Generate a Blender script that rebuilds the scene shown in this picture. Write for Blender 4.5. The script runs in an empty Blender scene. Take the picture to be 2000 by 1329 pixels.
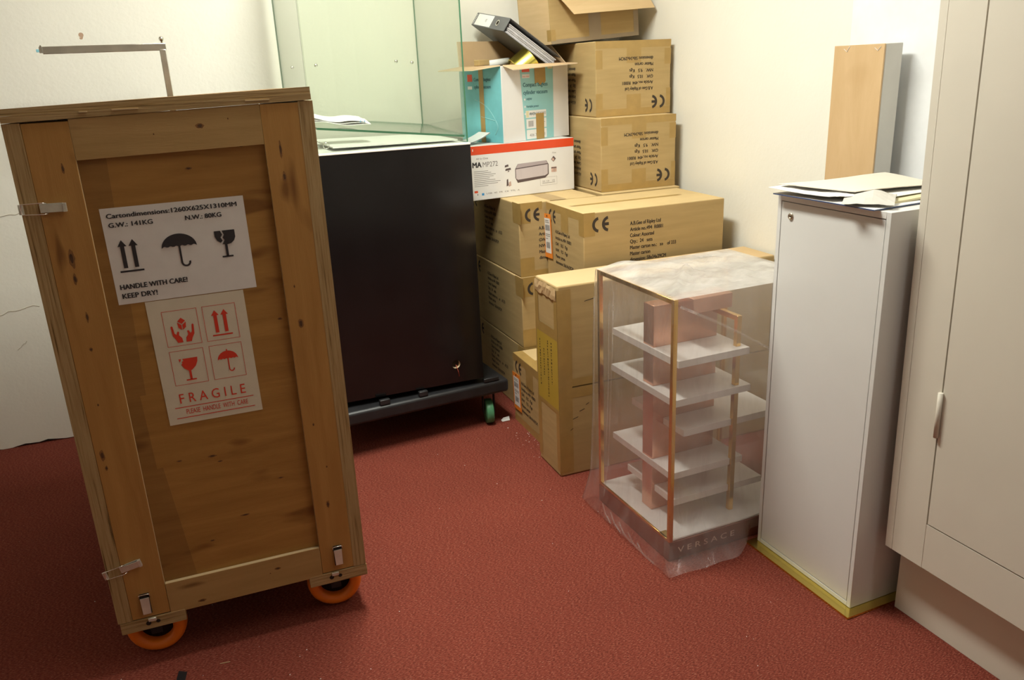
import bpy, bmesh, math, random
from mathutils import Vector, Matrix, Euler
R = random.Random(7)
SC = bpy.context.scene
COL = SC.collection
PI = math.pi

# ------------------------------------------------------------------ camera
cam = bpy.data.cameras.new('camera'); cam_o = bpy.data.objects.new('camera', cam); COL.objects.link(cam_o)
yaw, pitch, roll = .36, .3235, -.0449
fw = Vector((math.sin(yaw)*math.cos(pitch), math.cos(yaw)*math.cos(pitch), -math.sin(pitch)))
rt = Vector((math.cos(yaw), -math.sin(yaw), 0)); up = rt.cross(fw)
rr = rt*math.cos(roll) + up*math.sin(roll); uu = -rt*math.sin(roll) + up*math.cos(roll)
M = Matrix((rr, uu, -fw)).transposed().to_4x4(); M.translation = (0, 0, 1.3685)
cam_o.matrix_world = M
cam.sensor_width = 36; cam.sensor_fit = 'HORIZONTAL'; cam.lens = 1591.03/2000*36
cam.clip_start = .05
SC.camera = cam_o

# ------------------------------------------------------------------ world, lamps, exposure
SC.view_settings.view_transform = 'Standard'; SC.view_settings.look = 'None'
SC.view_settings.exposure = 0.08; SC.view_settings.gamma = 1.0
SC.view_settings.use_curve_mapping = False
w = bpy.data.worlds.new('world'); SC.world = w; w.use_nodes = True
w.node_tree.nodes['Background'].inputs[0].default_value = (1, .95, .86, 1)
w.node_tree.nodes['Background'].inputs[1].default_value = .02
SC.cycles.max_bounces = 10; SC.cycles.transparent_max_bounces = 24

def area(name, loc, size, power, col, rot=(0, 0, 0)):
    l = bpy.data.lights.new(name, 'AREA'); l.shape = 'RECTANGLE'; l.size, l.size_y = size
    l.energy = power; l.color = col
    o = bpy.data.objects.new(name, l); COL.objects.link(o); o.location = loc; o.rotation_euler = rot
    return o
area('ceiling_lamp', (.52, 2.14, 2.50), (.25, .95), 49, (.985, 1, .90))
area('ceiling_lamp_upper_side', (.52, 2.14, 2.51), (.25, .95), 12, (.985, 1, .90), (PI, 0, 0))
area('ceiling_lamp_rear', (1.30, .70, 2.56), (.25, 1.0), 7.5, (1, .985, .90))

# ------------------------------------------------------------------ materials
def new_mat(name):
    m = bpy.data.materials.new(name); m.use_nodes = True
    nt = m.node_tree; nt.nodes.clear()
    out = nt.nodes.new('ShaderNodeOutputMaterial')
    return m, nt, out

def N(nt, t, **kw):
    n = nt.nodes.new(t)
    for k, v in kw.items():
        if k in n.inputs: n.inputs[k].default_value = v
        else: setattr(n, k, v)
    return n

def c4(c): return (c[0], c[1], c[2], 1)

def coords(nt, scale=(1, 1, 1), rot=(0, 0, 0)):
    tc = N(nt, 'ShaderNodeTexCoord'); mp = N(nt, 'ShaderNodeMapping')
    mp.inputs['Scale'].default_value = scale; mp.inputs['Rotation'].default_value = rot
    nt.links.new(tc.outputs['Object'], mp.inputs['Vector'])
    return mp.outputs['Vector']

def noise_ramp(nt, vec, scale, detail, stops, rough=.55, dist=0):
    n = N(nt, 'ShaderNodeTexNoise'); n.inputs['Scale'].default_value = scale; n.inputs['Detail'].default_value = detail
    n.inputs['Roughness'].default_value = rough; n.inputs['Distortion'].default_value = dist
    nt.links.new(vec, n.inputs['Vector'])
    r = N(nt, 'ShaderNodeValToRGB'); e = r.color_ramp.elements
    e[0].position, e[0].color = stops[0][0], c4(stops[0][1]); e[1].position, e[1].color = stops[-1][0], c4(stops[-1][1])
    for p, c in stops[1:-1]:
        x = e.new(p); x.color = c4(c)
    nt.links.new(n.outputs['Fac'], r.inputs['Fac'])
    return r.outputs['Color'], n.outputs['Fac']

def mix(nt, a, b, fac, mode='MIX'):
    m = N(nt, 'ShaderNodeMix', data_type='RGBA', blend_type=mode)
    for s, v in ((m.inputs[0], fac), (m.inputs[6], a), (m.inputs[7], b)):
        if hasattr(v, 'is_linked') or hasattr(v, 'links'): nt.links.new(v, s)
        else: s.default_value = v if not isinstance(v, tuple) else c4(v)
    return m.outputs[2]

def bump(nt, h, strength, dist=.002):
    b = N(nt, 'ShaderNodeBump'); b.inputs['Strength'].default_value = strength; b.inputs['Distance'].default_value = dist
    nt.links.new(h, b.inputs['Height']); return b.outputs['Normal']

def principled(nt, out, col, rough=.5, metal=0., normal=None, spec=.5, coat=0.):
    p = N(nt, 'ShaderNodeBsdfPrincipled')
    if isinstance(col, tuple): p.inputs['Base Color'].default_value = c4(col)
    else: nt.links.new(col, p.inputs['Base Color'])
    p.inputs['Roughness'].default_value = rough; p.inputs['Metallic'].default_value = metal
    p.inputs['Specular IOR Level'].default_value = spec; p.inputs['Coat Weight'].default_value = coat
    if normal is not None: nt.links.new(normal, p.inputs['Normal'])
    nt.links.new(p.outputs[0], out.inputs['Surface']); return p

def simple(name, col, rough=.5, metal=0., spec=.5, var=.06, scale=8., bmp=0., bscale=60., coat=0.):
    m, nt, out = new_mat(name)
    v = coords(nt)
    a = tuple(max(0, x*(1-var)) for x in col); b = tuple(min(1, x*(1+var)) for x in col)
    c, f = noise_ramp(nt, v, scale, 4, [(.3, a), (.7, b)])
    nrm = None
    if bmp:
        _, f2 = noise_ramp(nt, v, bscale, 4, [(0, (0, 0, 0)), (1, (1, 1, 1))]); nrm = bump(nt, f2, bmp)
    principled(nt, out, c, rough, metal, nrm, spec, coat)
    return m

def wood(name, c1, c2, knot, along, rough=.55, fine=1.0):
    """plywood / plank with the grain running along 'x' or 'z'"""
    m, nt, out = new_mat(name)
    sc = {'x': (1.2, 6, 14), 'z': (14, 6, 1.2), 'y': (14, 1.2, 14)}[along]
    v = coords(nt, sc)
    c, f = noise_ramp(nt, v, 2.2*fine, 6, [(.25, c1), (.5, tuple((a+b)/2 for a, b in zip(c1, c2))), (.75, c2)], .6, .6)
    sc2 = tuple(s*.55 for s in sc)
    v2 = coords(nt, (sc2[0]+2, sc2[1], sc2[2]+2))
    k, _ = noise_ramp(nt, v2, 1.5, 2, [(.30, knot), (.37, (1, 1, 1)), (1, (1, 1, 1))], .5, .2)
    c = mix(nt, c, k, .85, 'MULTIPLY')
    v3 = coords(nt, tuple(s*9 for s in sc))
    _, f3 = noise_ramp(nt, v3, 3, 3, [(0, (0, 0, 0)), (1, (1, 1, 1))])
    principled(nt, out, c, rough, 0, bump(nt, f3, .25, .001), .35)
    return m

def ply_edge(name, axis):
    """cut plywood edge: thin layers stacked along 'axis'"""
    m, nt, out = new_mat(name)
    s = {'x': (190, 6, 6), 'y': (6, 190, 6), 'z': (6, 6, 190)}[axis]
    v = coords(nt, s)
    c, f = noise_ramp(nt, v, 1.0, 3, [(.28, (.13, .075, .025)), (.42, (.34, .22, .095)), (.6, (.42, .29, .14)), (.8, (.26, .16, .065))], .6, .25)
    principled(nt, out, c, .8, 0, bump(nt, f, .5, .002), .2)
    return m

MT = {}
MT['wall'] = None
def wall_mat(name, col, stain=False):
    m, nt, out = new_mat(name)
    v = coords(nt)
    c, f = noise_ramp(nt, v, 1.6, 5, [(.3, tuple(x*.965 for x in col)), (.7, col)])
    _, f1 = noise_ramp(nt, v, 5, 5, [(0, (0, 0, 0)), (1, (1, 1, 1))])
    _, f2 = noise_ramp(nt, v, 90, 3, [(0, (0, 0, 0)), (1, (1, 1, 1))])
    ad = N(nt, 'ShaderNodeMath', operation='MULTIPLY_ADD'); ad.inputs[1].default_value = .12
    nt.links.new(f2, ad.inputs[0]); nt.links.new(f1, ad.inputs[2])
    principled(nt, out, c, .62, 0, bump(nt, ad.outputs[0], .35, .012), .3)
    return m
MT['wall'] = wall_mat('painted_plaster', (.87, .845, .765))
MT['ceiling'] = simple('ceiling_paint', (.82, .80, .74), .9)
MT['skirt_dark'] = simple('dark_gap', (.05, .035, .03), .9)
MT['white_board'] = simple('white_board', (.82, .835, .86), .45)

def carpet_mat():
    m, nt, out = new_mat('red_carpet')
    v = coords(nt, (1, 1, 1), (0, 0, .75))
    big, _ = noise_ramp(nt, v, 1.7, 4, [(.3, (.80, .80, .80)), (.7, (1, 1, 1))])
    vv = coords(nt, (150, 420, 1), (0, 0, -.62))
    fl, f = noise_ramp(nt, vv, 1, 2.5, [(.30, (.09, .018, .012)), (.52, (.235, .049, .031)), (.66, (.31, .098, .064)), (.78, (.60, .37, .26))], .6)
    c = mix(nt, fl, big, 1, 'MULTIPLY')
    principled(nt, out, c, .95, 0, bump(nt, f, .7, .003), .15)
    return m
MT['carpet'] = carpet_mat()

MT['panel'] = wood('plywood_panel', (.29, .140, .030), (.43, .228, .058), (.50, .40, .30), 'x')
MT['stile'] = wood('plywood_stile', (.35, .170, .042), (.46, .245, .070), (.42, .33, .25), 'z')
MT['rail'] = wood('plywood_rail', (.34, .205, .070), (.45, .285, .115), (.40, .30, .22), 'x')
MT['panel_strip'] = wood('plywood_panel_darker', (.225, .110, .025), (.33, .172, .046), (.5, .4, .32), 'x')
MT['lid_top'] = wood('weathered_lid', (.17, .095, .035), (.28, .17, .07), (.4, .3, .2), 'x', .75)
MT['side_ply'] = wood('plywood_side', (.40, .215, .07), (.52, .30, .11), (.45, .36, .28), 'z')
MT['edge_z'] = ply_edge('plywood_edge_flat', 'z')
MT['edge_x'] = ply_edge('plywood_edge_upright', 'x')
MT['knot_ring'] = simple('knot_halo', (.205, .092, .024), .6, var=.25, scale=60)
MT['knot_core'] = simple('knot_heart', (.075, .032, .012), .6, var=.3, scale=90)
MT['raw_edge'] = simple('pale_cut_wood', (.55, .40, .22), .8)
MT['slit'] = simple('dark_slit', (.02, .012, .008), .9)
MT['zinc'] = simple('zinc_plate', (.66, .64, .56), .38, .55, var=.1, scale=30)
MT['chrome'] = simple('chrome', (.86, .85, .80), .22, 1., var=.12, scale=18)
MT['tyre'] = simple('orange_rubber', (.80, .185, .010), .42, var=.05)
MT['black_plastic'] = simple('black_plastic', (.018, .018, .02), .5, var=.2)
MT['dark_plastic'] = simple('scuffed_black_plastic', (.016, .016, .018), .45, var=.35, scale=14, bmp=.1)
MT['black_hub'] = simple('black_hub', (.012, .012, .014), .55)
MT['green_wheel'] = simple('green_wheel', (.10, .34, .17), .4, var=.3, scale=20)
MT['gloss_black'] = simple('black_gloss_laminate', (.0075, .0065, .0068), .16, var=.2, spec=.5)
MT['white_lam'] = simple('white_laminate', (.80, .80, .77), .35, var=.02)
MT['cab_white'] = simple('white_lacquer', (.74, .73, .71), .38, var=.015, spec=.4)
MT['ward'] = simple('cream_gloss_paint', (.70, .645, .55), .5, var=.045, scale=2.5, bmp=.12, bscale=22, spec=.35)
MT['ward_gap'] = simple('cupboard_gap', (.07, .045, .03), .8)
MT['brass'] = simple('brass_sheet', (.80, .66, .20), .22, 1., var=.05)
MT['gold'] = simple('polished_gold', (.83, .53, .16), .16, 1., var=.06)
MT['gold_foil'] = simple('gold_foil', (.86, .74, .16), .2, 1., var=.05)
MT['copper'] = simple('rose_copper', (.74, .40, .27), .26, .85, var=.04)
MT['copper_base'] = simple('brown_copper', (.24, .085, .058), .35, .3, var=.05)
MT['acrylic'] = simple('opal_acrylic', (.92, .905, .885), .3, var=.01)
MT['letter_pale'] = simple('pale_copper_letter', (.78, .55, .45), .4)
MT['paper'] = simple('white_paper', (.80, .79, .77), .7, var=.02)
MT['label_paper'] = simple('label_paper', (.72, .69, .66), .55, var=.03, scale=30, bmp=.5, bscale=11)
MT['cream_paper'] = simple('cream_label_paper', (.66, .60, .47), .55, var=.03, scale=30)
MT['grey_paper'] = simple('grey_wrapping_paper', (.58, .55, .50), .7)
MT['beige_card'] = simple('beige_card', (.70, .64, .55), .75, var=.03)
MT['yellow_paper'] = simple('pale_yellow_paper', (.72, .66, .42), .6)
MT['ink'] = simple('black_ink', (.025, .022, .025), .6)
MT['box_ink'] = simple('brown_black_ink', (.045, .032, .022), .8)
MT['red_ink'] = simple('red_ink', (.68, .045, .018), .5)
MT['text_grey'] = simple('grey_ink', (.22, .20, .20), .6)
MT['teal_ink'] = simple('dark_teal_ink', (.05, .16, .20), .6)
def card_mat(name, c1, c2):
    m, nt, out = new_mat(name)
    v = coords(nt, (3, 3, 30))
    c, f = noise_ramp(nt, v, 1.5, 4, [(.3, c1), (.7, c2)])
    v2 = coords(nt); _, f2 = noise_ramp(nt, v2, 9, 4, [(0, (0, 0, 0)), (1, (1, 1, 1))])
    principled(nt, out, c, .78, 0, bump(nt, f2, .25, .006), .25)
    return m
MT['card'] = card_mat('corrugated_card', (.435, .305, .135), (.50, .352, .162))
MT['card_pale'] = card_mat('pale_card', (.60, .42, .22), (.66, .47, .26))
MT['card_edge'] = simple('card_cut_edge', (.70, .55, .36), .85)
MT['card_in'] = simple('card_inside', (.62, .42, .24), .85)
MT['card_lid'] = simple('card_top_face', (.62, .45, .22), .8)
MT['tape'] = simple('brown_packing_tape', (.41, .262, .085), .30, var=.08, scale=20, spec=.5)
MT['tape_grey'] = simple('greyish_packing_tape', (.33, .25, .16), .3, var=.08)
MT['tape_yellow'] = simple('yellow_packing_label', (.52, .36, .055), .3, var=.06)
MT['vac_white'] = simple('glossy_white_print', (.78, .77, .77), .3, var=.02)
MT['vac_blue'] = simple('turquoise_print', (.30, .60, .62), .28, var=.06, scale=5)
MT['vac_deep'] = simple('deep_turquoise_print', (.17, .50, .55), .28, var=.22, scale=5)
MT['print_red'] = simple('red_print', (.74, .070, .018), .28, var=.03)
MT['print_grey'] = simple('printer_picture_grey', (.42, .36, .39), .3, var=.05)
MT['print_dark'] = simple('printer_picture_dark', (.10, .07, .075), .3)
MT['print_light'] = simple('printer_picture_light', (.56, .50, .53), .3)
MT['photo_pink'] = simple('picture_pink', (.55, .38, .33), .3, var=.3, scale=90)
MT['print_blue'] = simple('blue_print', (.05, .32, .68), .3)
MT['orange_card'] = simple('orange_tag_card', (.90, .27, .03), .45, var=.03)
MT['binder'] = simple('grey_binder_cloth', (.125, .125, .13), .5, var=.06, scale=60)
MT['binder_in'] = simple('binder_inside', (.25, .245, .25), .6)
MT['sheets'] = simple('sheet_edges', (.58, .565, .59), .7, var=.10, scale=60)
MT['bin_bag'] = simple('black_bag', (.02, .02, .022), .3)
MT['oak'] = wood('oak_board', (.56, .37, .19), (.66, .46, .26), (.93, .91, .88), 'z', .45)
MT['box_grey'] = simple('pale_grey_card', (.66, .645, .61), .7)
MT['blue_tab'] = simple('blue_tab', (.25, .55, .65), .4)
MT['lock'] = simple('lock_metal', (.55, .48, .38), .3, 1.)
MT['red_wire'] = simple('red_wire', (.5, .10, .06), .5)
MT['navy'] = simple('navy_print', (.05, .085, .20), .4)
MT['stain'] = simple('brown_stain', (.48, .32, .22), .7)
MT['crack'] = simple('plaster_crack', (.60, .55, .45), .8)

def film(name, haze, tint=(1, 1, 1), rough=.08, wr=0., hazecol=(.9, .88, .87), fres=.7, stops=((.40, .45), (.62, 1.0), (.78, 1.8)), nsc=(7, 7, 2.2), dist_=1.2, tlf=.58):
    """thin clear sheet: mostly see-through, fresnel gloss, a little milky haze"""
    m, nt, out = new_mat(name)
    tr = N(nt, 'ShaderNodeBsdfTransparent'); tr.inputs[0].default_value = c4(tint)
    df = N(nt, 'ShaderNodeBsdfDiffuse'); df.inputs[0].default_value = c4(hazecol)
    tl = N(nt, 'ShaderNodeBsdfTranslucent'); tl.inputs[0].default_value = c4(hazecol)
    gl = N(nt, 'ShaderNodeBsdfGlossy'); gl.inputs['Roughness'].default_value = rough
    a = N(nt, 'ShaderNodeMixShader'); a.inputs[0].default_value = tlf
    nt.links.new(df.outputs[0], a.inputs[1]); nt.links.new(tl.outputs[0], a.inputs[2])
    b = N(nt, 'ShaderNodeMixShader'); nt.links.new(tr.outputs[0], b.inputs[1]); nt.links.new(a.outputs[0], b.inputs[2])
    if wr:
        v = coords(nt, nsc); c, f = noise_ramp(nt, v, 2.2, 5, [(p_, (min(1, haze*k_),)*3) for p_, k_ in stops], .6, dist_)
        nt.links.new(c, b.inputs[0])
        nrm = bump(nt, f, wr, .008); nt.links.new(nrm, gl.inputs['Normal'])
    else: b.inputs[0].default_value = haze
    lw = N(nt, 'ShaderNodeLayerWeight'); lw.inputs['Blend'].default_value = .5
    if wr: nt.links.new(nrm, lw.inputs['Normal'])
    pw_ = N(nt, 'ShaderNodeMath', operation='POWER'); pw_.inputs[1].default_value = 4.5; nt.links.new(lw.outputs['Facing'], pw_.inputs[0])
    fr = N(nt, 'ShaderNodeMath', operation='MULTIPLY_ADD'); fr.inputs[1].default_value = fres; fr.inputs[2].default_value = .075 if wr else .035
    nt.links.new(pw_.outputs[0], fr.inputs[0])
    s = N(nt, 'ShaderNodeMixShader'); nt.links.new(fr.outputs[0], s.inputs[0])
    nt.links.new(b.outputs[0], s.inputs[1]); nt.links.new(gl.outputs[0], s.inputs[2])
    nt.links.new(s.outputs[0], out.inputs['Surface'])
    return m
MT['glass'] = film('clear_glass', .012, (.966, .979, .957), .02, 0, (.8, .9, .8))
MT['glass_edge'] = simple('green_glass_edge', (.045, .16, .085), .12, var=.05)
MT['pane'] = film('acrylic_pane', .04, (.985, .98, .98), .05)
MT['bag'] = film('plastic_film', .16, (.995, .99, .99), .10, .5, (.95, .93, .92), fres=.65)
MT['bag_top'] = film('bunched_plastic_film', .52, (.99, .98, .97), .14, .5, (.95, .93, .91), fres=.35, stops=((.3, .55), (.5, .9), (.7, 1.25)), nsc=(3, 5, 3), dist_=.3, tlf=.38)
MT['bag_fold'] = film('folded_plastic_film', .30, (.99, .98, .97), .12, .3, (.95, .93, .92), fres=.4)

# ------------------------------------------------------------------ mesh builder
_txt = {}
def text_geo(s, bold=0.):
    k = (s, bold)
    if k not in _txt:
        cu = bpy.data.curves.new('t', 'FONT'); cu.body = s; cu.size = 1; cu.resolution_u = 3; cu.offset = bold
        ob = bpy.data.objects.new('t', cu); COL.objects.link(ob)
        dg = bpy.context.evaluated_depsgraph_get(); me = ob.evaluated_get(dg).to_mesh()
        vs = [(v.co.x, v.co.y) for v in me.vertices]; fs = [tuple(p.vertices) for p in me.polygons]
        ob.to_mesh_clear(); bpy.data.objects.remove(ob); bpy.data.curves.remove(cu)
        _txt[k] = (vs, fs)
    return _txt[k]

class Frame:
    """a plane to draw on: origin, unit u (right), unit v (up); n = u x v points out"""
    def __init__(s, o, u, v):
        s.o = Vector(o); s.u = Vector(u); s.v = Vector(v); s.n = s.u.cross(s.v)
    def at(s, x, y, h=.0004): return s.o + s.u*x + s.v*y + s.n*h

class MB:
    def __init__(s): s.v = []; s.f = []; s.m = []; s.s = []
    def face(s, pts, m, smooth=False):
        i = len(s.v); s.v += [tuple(p) for p in pts]; s.f.append(tuple(range(i, i+len(pts)))); s.m.append(m); s.s.append(smooth); return s
    def mesh(s, vs, fs, m, smooth=False):
        i = len(s.v); s.v += [tuple(p) for p in vs]
        for f in fs: s.f.append(tuple(i+k for k in f)); s.m.append(m); s.s.append(smooth)
        return s
    def box(s, x0, x1, y0, y1, z0, z1, m, bev=0., seg=2, faces=None):
        """faces: {'x-':mat,...} overrides"""
        bm = bmesh.new(); bmesh.ops.create_cube(bm, size=1)
        for v in bm.verts:
            v.co = Vector(((x0+x1)/2+v.co.x*(x1-x0), (y0+y1)/2+v.co.y*(y1-y0), (z0+z1)/2+v.co.z*(z1-z0)))
        if bev: bmesh.ops.bevel(bm, geom=bm.edges[:], offset=bev, segments=seg, affect='EDGES', profile=.5)
        bm.normal_update(); i = len(s.v); bm.verts.index_update()
        s.v += [tuple(v.co) for v in bm.verts]
        for f in bm.faces:
            mm = m
            if faces:
                for k, (ax, sg) in {'x-': (0, -1), 'x+': (0, 1), 'y-': (1, -1), 'y+': (1, 1), 'z-': (2, -1), 'z+': (2, 1)}.items():
                    if k in faces and f.normal[ax]*sg > .8: mm = faces[k]
            s.f.append(tuple(i+v.index for v in f.verts)); s.m.append(mm); s.s.append(bool(bev) and max(abs(f.normal.x), abs(f.normal.y), abs(f.normal.z)) < .99)
        bm.free(); return s
    def slab(s, pts, d, m, edge=None):
        """polygon pts (3D list) thickened by vector d"""
        d = Vector(d); a = [Vector(p) for p in pts]; b = [p+d for p in a]; n = len(a)
        s.face(a[::-1], m); s.face(b, m)
        for i in range(n): s.face([a[i], a[(i+1) % n], b[(i+1) % n], b[i]], edge or m)
        return s
    def tube(s, path, r, m, n=10, cap=True, closed=False):
        P = [Vector(p) for p in path]; k = len(P); i0 = len(s.v); rs = r if isinstance(r, (list, tuple)) else [r]*k
        prev = None
        for i, p in enumerate(P):
            t = ((P[(i+1) % k]-P[i-1]) if closed else (P[min(i+1, k-1)]-P[max(i-1, 0)])).normalized()
            a = Vector((0, 0, 1)) if prev is None and abs(t.z) < .9 else (Vector((1, 0, 0)) if prev is None else prev)
            x = (a-t*a.dot(t)).normalized(); prev = x; y = t.cross(x)
            for j in range(n):
                q = 2*PI*j/n; s.v.append(tuple(p+(x*math.cos(q)+y*math.sin(q))*rs[i]))
        for i in range(k if closed else k-1):
            for j in range(n):
                a, b = i*n+j, i*n+(j+1) % n; c, d = ((i+1) % k)*n+(j+1) % n, ((i+1) % k)*n+j
                s.f.append((i0+a, i0+b, i0+c, i0+d)); s.m.append(m); s.s.append(True)
        if cap and not closed:
            s.f.append(tuple(i0+j for j in range(n))[::-1]); s.m.append(m); s.s.append(False)
            s.f.append(tuple(i0+(k-1)*n+j for j in range(n))); s.m.append(m); s.s.append(False)
        return s
    def sharp_lathe(s, prof, c, ax, m, n=40):
        for a, b in zip(prof, prof[1:]): s.lathe([a, b], c, ax, m, n)
        return s
    def lathe(s, prof, c, ax, m, n=32, a0=0., a1=2*PI, mats=None):
        """prof: [(radius, height along ax)]"""
        ax = Vector(ax).normalized(); x = ax.orthogonal().normalized(); y = ax.cross(x); c = Vector(c); i0 = len(s.v); k = len(prof)
        full = abs(a1-a0-2*PI) < 1e-6; nn = n if full else n+1
        for j in range(nn):
            q = a0+(a1-a0)*j/n
            for r, h in prof: s.v.append(tuple(c+ax*h+(x*math.cos(q)+y*math.sin(q))*r))
        for j in range(n):
            j2 = (j+1) % nn
            for i in range(k-1):
                s.f.append((i0+j*k+i, i0+j2*k+i, i0+j2*k+i+1, i0+j*k+i+1)); s.m.append(mats[i] if mats else m); s.s.append(True)
        return s
    # flat printing on a Frame
    def poly(s, F, pts, m, h=.0004): return s.face([F.at(x, y, h) for x, y in pts], m)
    def rect(s, F, x0, y0, x1, y1, m, h=.0004): return s.poly(F, [(x0, y0), (x1, y0), (x1, y1), (x0, y1)], m, h)
    def outline(s, F, x0, y0, x1, y1, t, m, h=.0005):
        s.rect(F, x0, y0, x1, y0+t, m, h); s.rect(F, x0, y1-t, x1, y1, m, h); s.rect(F, x0, y0+t, x0+t, y1-t, m, h); return s.rect(F, x1-t, y0+t, x1, y1-t, m, h)
    def arc(s, F, cx, cy, r0, r1, a0, a1, m, h=.0005, n=20):
        for i in range(n):
            p, q = a0+(a1-a0)*i/n, a0+(a1-a0)*(i+1)/n
            s.poly(F, [(cx+r0*math.cos(p), cy+r0*math.sin(p)), (cx+r1*math.cos(p), cy+r1*math.sin(p)), (cx+r1*math.cos(q), cy+r1*math.sin(q)), (cx+r0*math.cos(q), cy+r0*math.sin(q))], m, h)
        return s
    def text(s, F, body, x, y, width, cap, m, bold=0., h=.0005):
        vs, fs = text_geo(body)
        if not vs: return s
        if bold:   # heavier stroke: the same outline set again a hair to each side
            for q, k_ in ((-bold, 1), (bold, 2)): s.text(F, body, x+q*cap*1.3, y, width, cap, m, 0., h+k_*2e-5)
            s.text(F, body, x, y+bold*cap*1.2, width, cap, m, 0., h+6e-5)
        x0 = min(v[0] for v in vs); x1 = max(v[0] for v in vs); ch = .73
        kx = width/(x1-x0); ky = cap/ch
        return s.mesh([F.at(x+(a-x0)*kx, y+b*ky, h) for a, b in vs], fs, m)
    def build(s, name, parent=None, loc=None, rot=None):
        me = bpy.data.meshes.new(name); me.from_pydata(s.v, [], s.f)
        keys = []
        for k in s.m:
            if k not in keys: keys.append(k)
        for k in keys: me.materials.append(MT[k])
        for p, k, sm in zip(me.polygons, s.m, s.s): p.material_index = keys.index(k); p.use_smooth = sm
        me.update()
        o = bpy.data.objects.new(name, me); COL.objects.link(o)
        if parent is not None: o.parent = parent
        if loc: o.location = loc
        if rot: o.rotation_euler = rot
        return o

def tag(o, label=None, cat=None, group=None, kind=None):
    if label: o['label'] = label
    if cat: o['category'] = cat
    if group: o['group'] = group
    if kind: o['kind'] = kind
    return o
def thing(name, label, cat, loc=(0, 0, 0), rot=(0, 0, 0), group=None):
    o = bpy.data.objects.new(name, None); COL.objects.link(o); o.empty_display_size = .05
    o.location = loc; o.rotation_euler = rot
    return tag(o, label, cat, group)

# ------------------------------------------------------------------ the room
XR, YB = 1.915, 3.52
mb = MB(); mb.box(-2.4, XR+.2, -2.2, YB+.2, -.1, 0, 'carpet'); tag(mb.build('floor'), kind='structure')
mb = MB(); mb.box(-2.4, XR+.2, -2.2, YB+.2, 2.6, 2.7, 'ceiling'); tag(mb.build('ceiling'), kind='structure')
mb = MB(); mb.box(XR, XR+.1, -2.2, YB+.1, 0, 2.6, 'wall'); tag(mb.build('wall_right'), kind='structure')
mb = MB(); mb.box(-2.4, -2.3, -2.2, YB, 0, 2.6, 'wall'); tag(mb.build('wall_left'), kind='structure')
mb = MB(); mb.box(-2.3, XR, -2.2, -2.1, 0, 2.6, 'wall'); tag(mb.build('wall_front'), kind='structure')
# back wall: plaster skin whose lower edge is broken away a little above the carpet
mb = MB(); mb.box(-2.3, XR, YB+.012, YB+.1, 0, 2.6, 'skirt_dark')
n = 260; xs = [-2.3+(XR+2.3)*i/n for i in range(n+1)]; zs = []
z = .004
for x in xs:
    z += R.uniform(-.004, .004); z = min(max(z, .001), .013); zs.append(z if x < -.45 else .0)
for i in range(n):
    mb.face([(xs[i], YB, zs[i]), (xs[i+1], YB, zs[i+1]), (xs[i+1], YB, 2.6), (xs[i], YB, 2.6)], 'wall')
    mb.face([(xs[i], YB, zs[i]), (xs[i], YB+.012, zs[i]), (xs[i+1], YB+.012, zs[i+1]), (xs[i+1], YB, zs[i+1])], 'wall')
WF = Frame((0, YB, 0), (1, 0, 0), (0, 0, 1))
mb.arc(WF, -.298, 1.545, 0, .0085, 0, 2*PI, 'stain', .0006, 14); mb.poly(WF, [(-.306, 1.536), (-.292, 1.538), (-.296, 1.530), (-.303, 1.530)], 'stain', .0006)
for (x0, x1, zz, amp) in ((-.93, -.63, .535, .010), (-.74, -.70, .40, .004), (-.80, -.55, .905, .004)):
    k = 14; pts = [(x0+(x1-x0)*i/k, YB-.0006, zz+R.uniform(-amp, amp)+.03*(i/k)) for i in range(k+1)]
    mb.tube(pts, .0011, 'crack', 5)
tag(mb.build('wall_back'), kind='structure')

# white panel on the right wall
b = MB(); b.box(0, .014, -1.1, 0, 0, 2.3, 'white_board', .002)
o = b.build('wall_panel', loc=(XR-.017, 2.035, .0)); o.rotation_euler = (-.012, 0, 0)
tag(o, 'tall plain white board standing flat against the right wall behind the cupboard', 'board')

# ------------------------------------------------------------------ plywood crate
CR = thing('packing_crate', 'tall plywood packing crate on orange wheels with two white handling labels', 'crate', (-.031, 1.888, 0))
hw = .2985; dep = .95; zb, zt = .139, 1.345
# shell: side panels, back, floor
for sx in (-1, 1):
    b = MB(); x0, x1 = (-hw-.002, -hw+.030) if sx < 0 else (hw-.030, hw+.002)
    tz, dr_ = (zt-.0405, .0195) if sx < 0 else (zt-.0275, .0125)
    b.slab([(x0, 0, zb), (x0, dep, zb), (x0, dep, tz-dr_), (x0, 0, tz)][::1], (x1-x0, 0, 0), 'side_ply', 'edge_x')
    p = b.build('side_panel', CR)
    for yy in (.0, dep-.09):
        xx = (x0-.012, x0) if sx < 0 else (x1, x1+.012)
        q = MB(); q.box(xx[0] if sx > 0 else xx[0]+.002, xx[1] if sx < 0 else xx[1]-.002, yy+.004, yy+.09, zb+.01, zt-.075, 'stile', .001, 1)
        if yy > 0: q.build('batten', p)
b = MB(); b.box(-hw+.031, hw-.031, dep-.022, dep, zb, zt-.061, 'panel', .001, 1); b.build('back_panel', CR)
b = MB(); b.box(-hw+.031, hw-.031, .075, dep-.023, zb+.002, zb+.022, 'panel', .001, 1); b.build('base_board', CR)
b = MB(); b.box(-hw+.032, hw-.032, .024, .05, 1.27, 1.3045, 'stile'); b.build('top_batten', CR)
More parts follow.
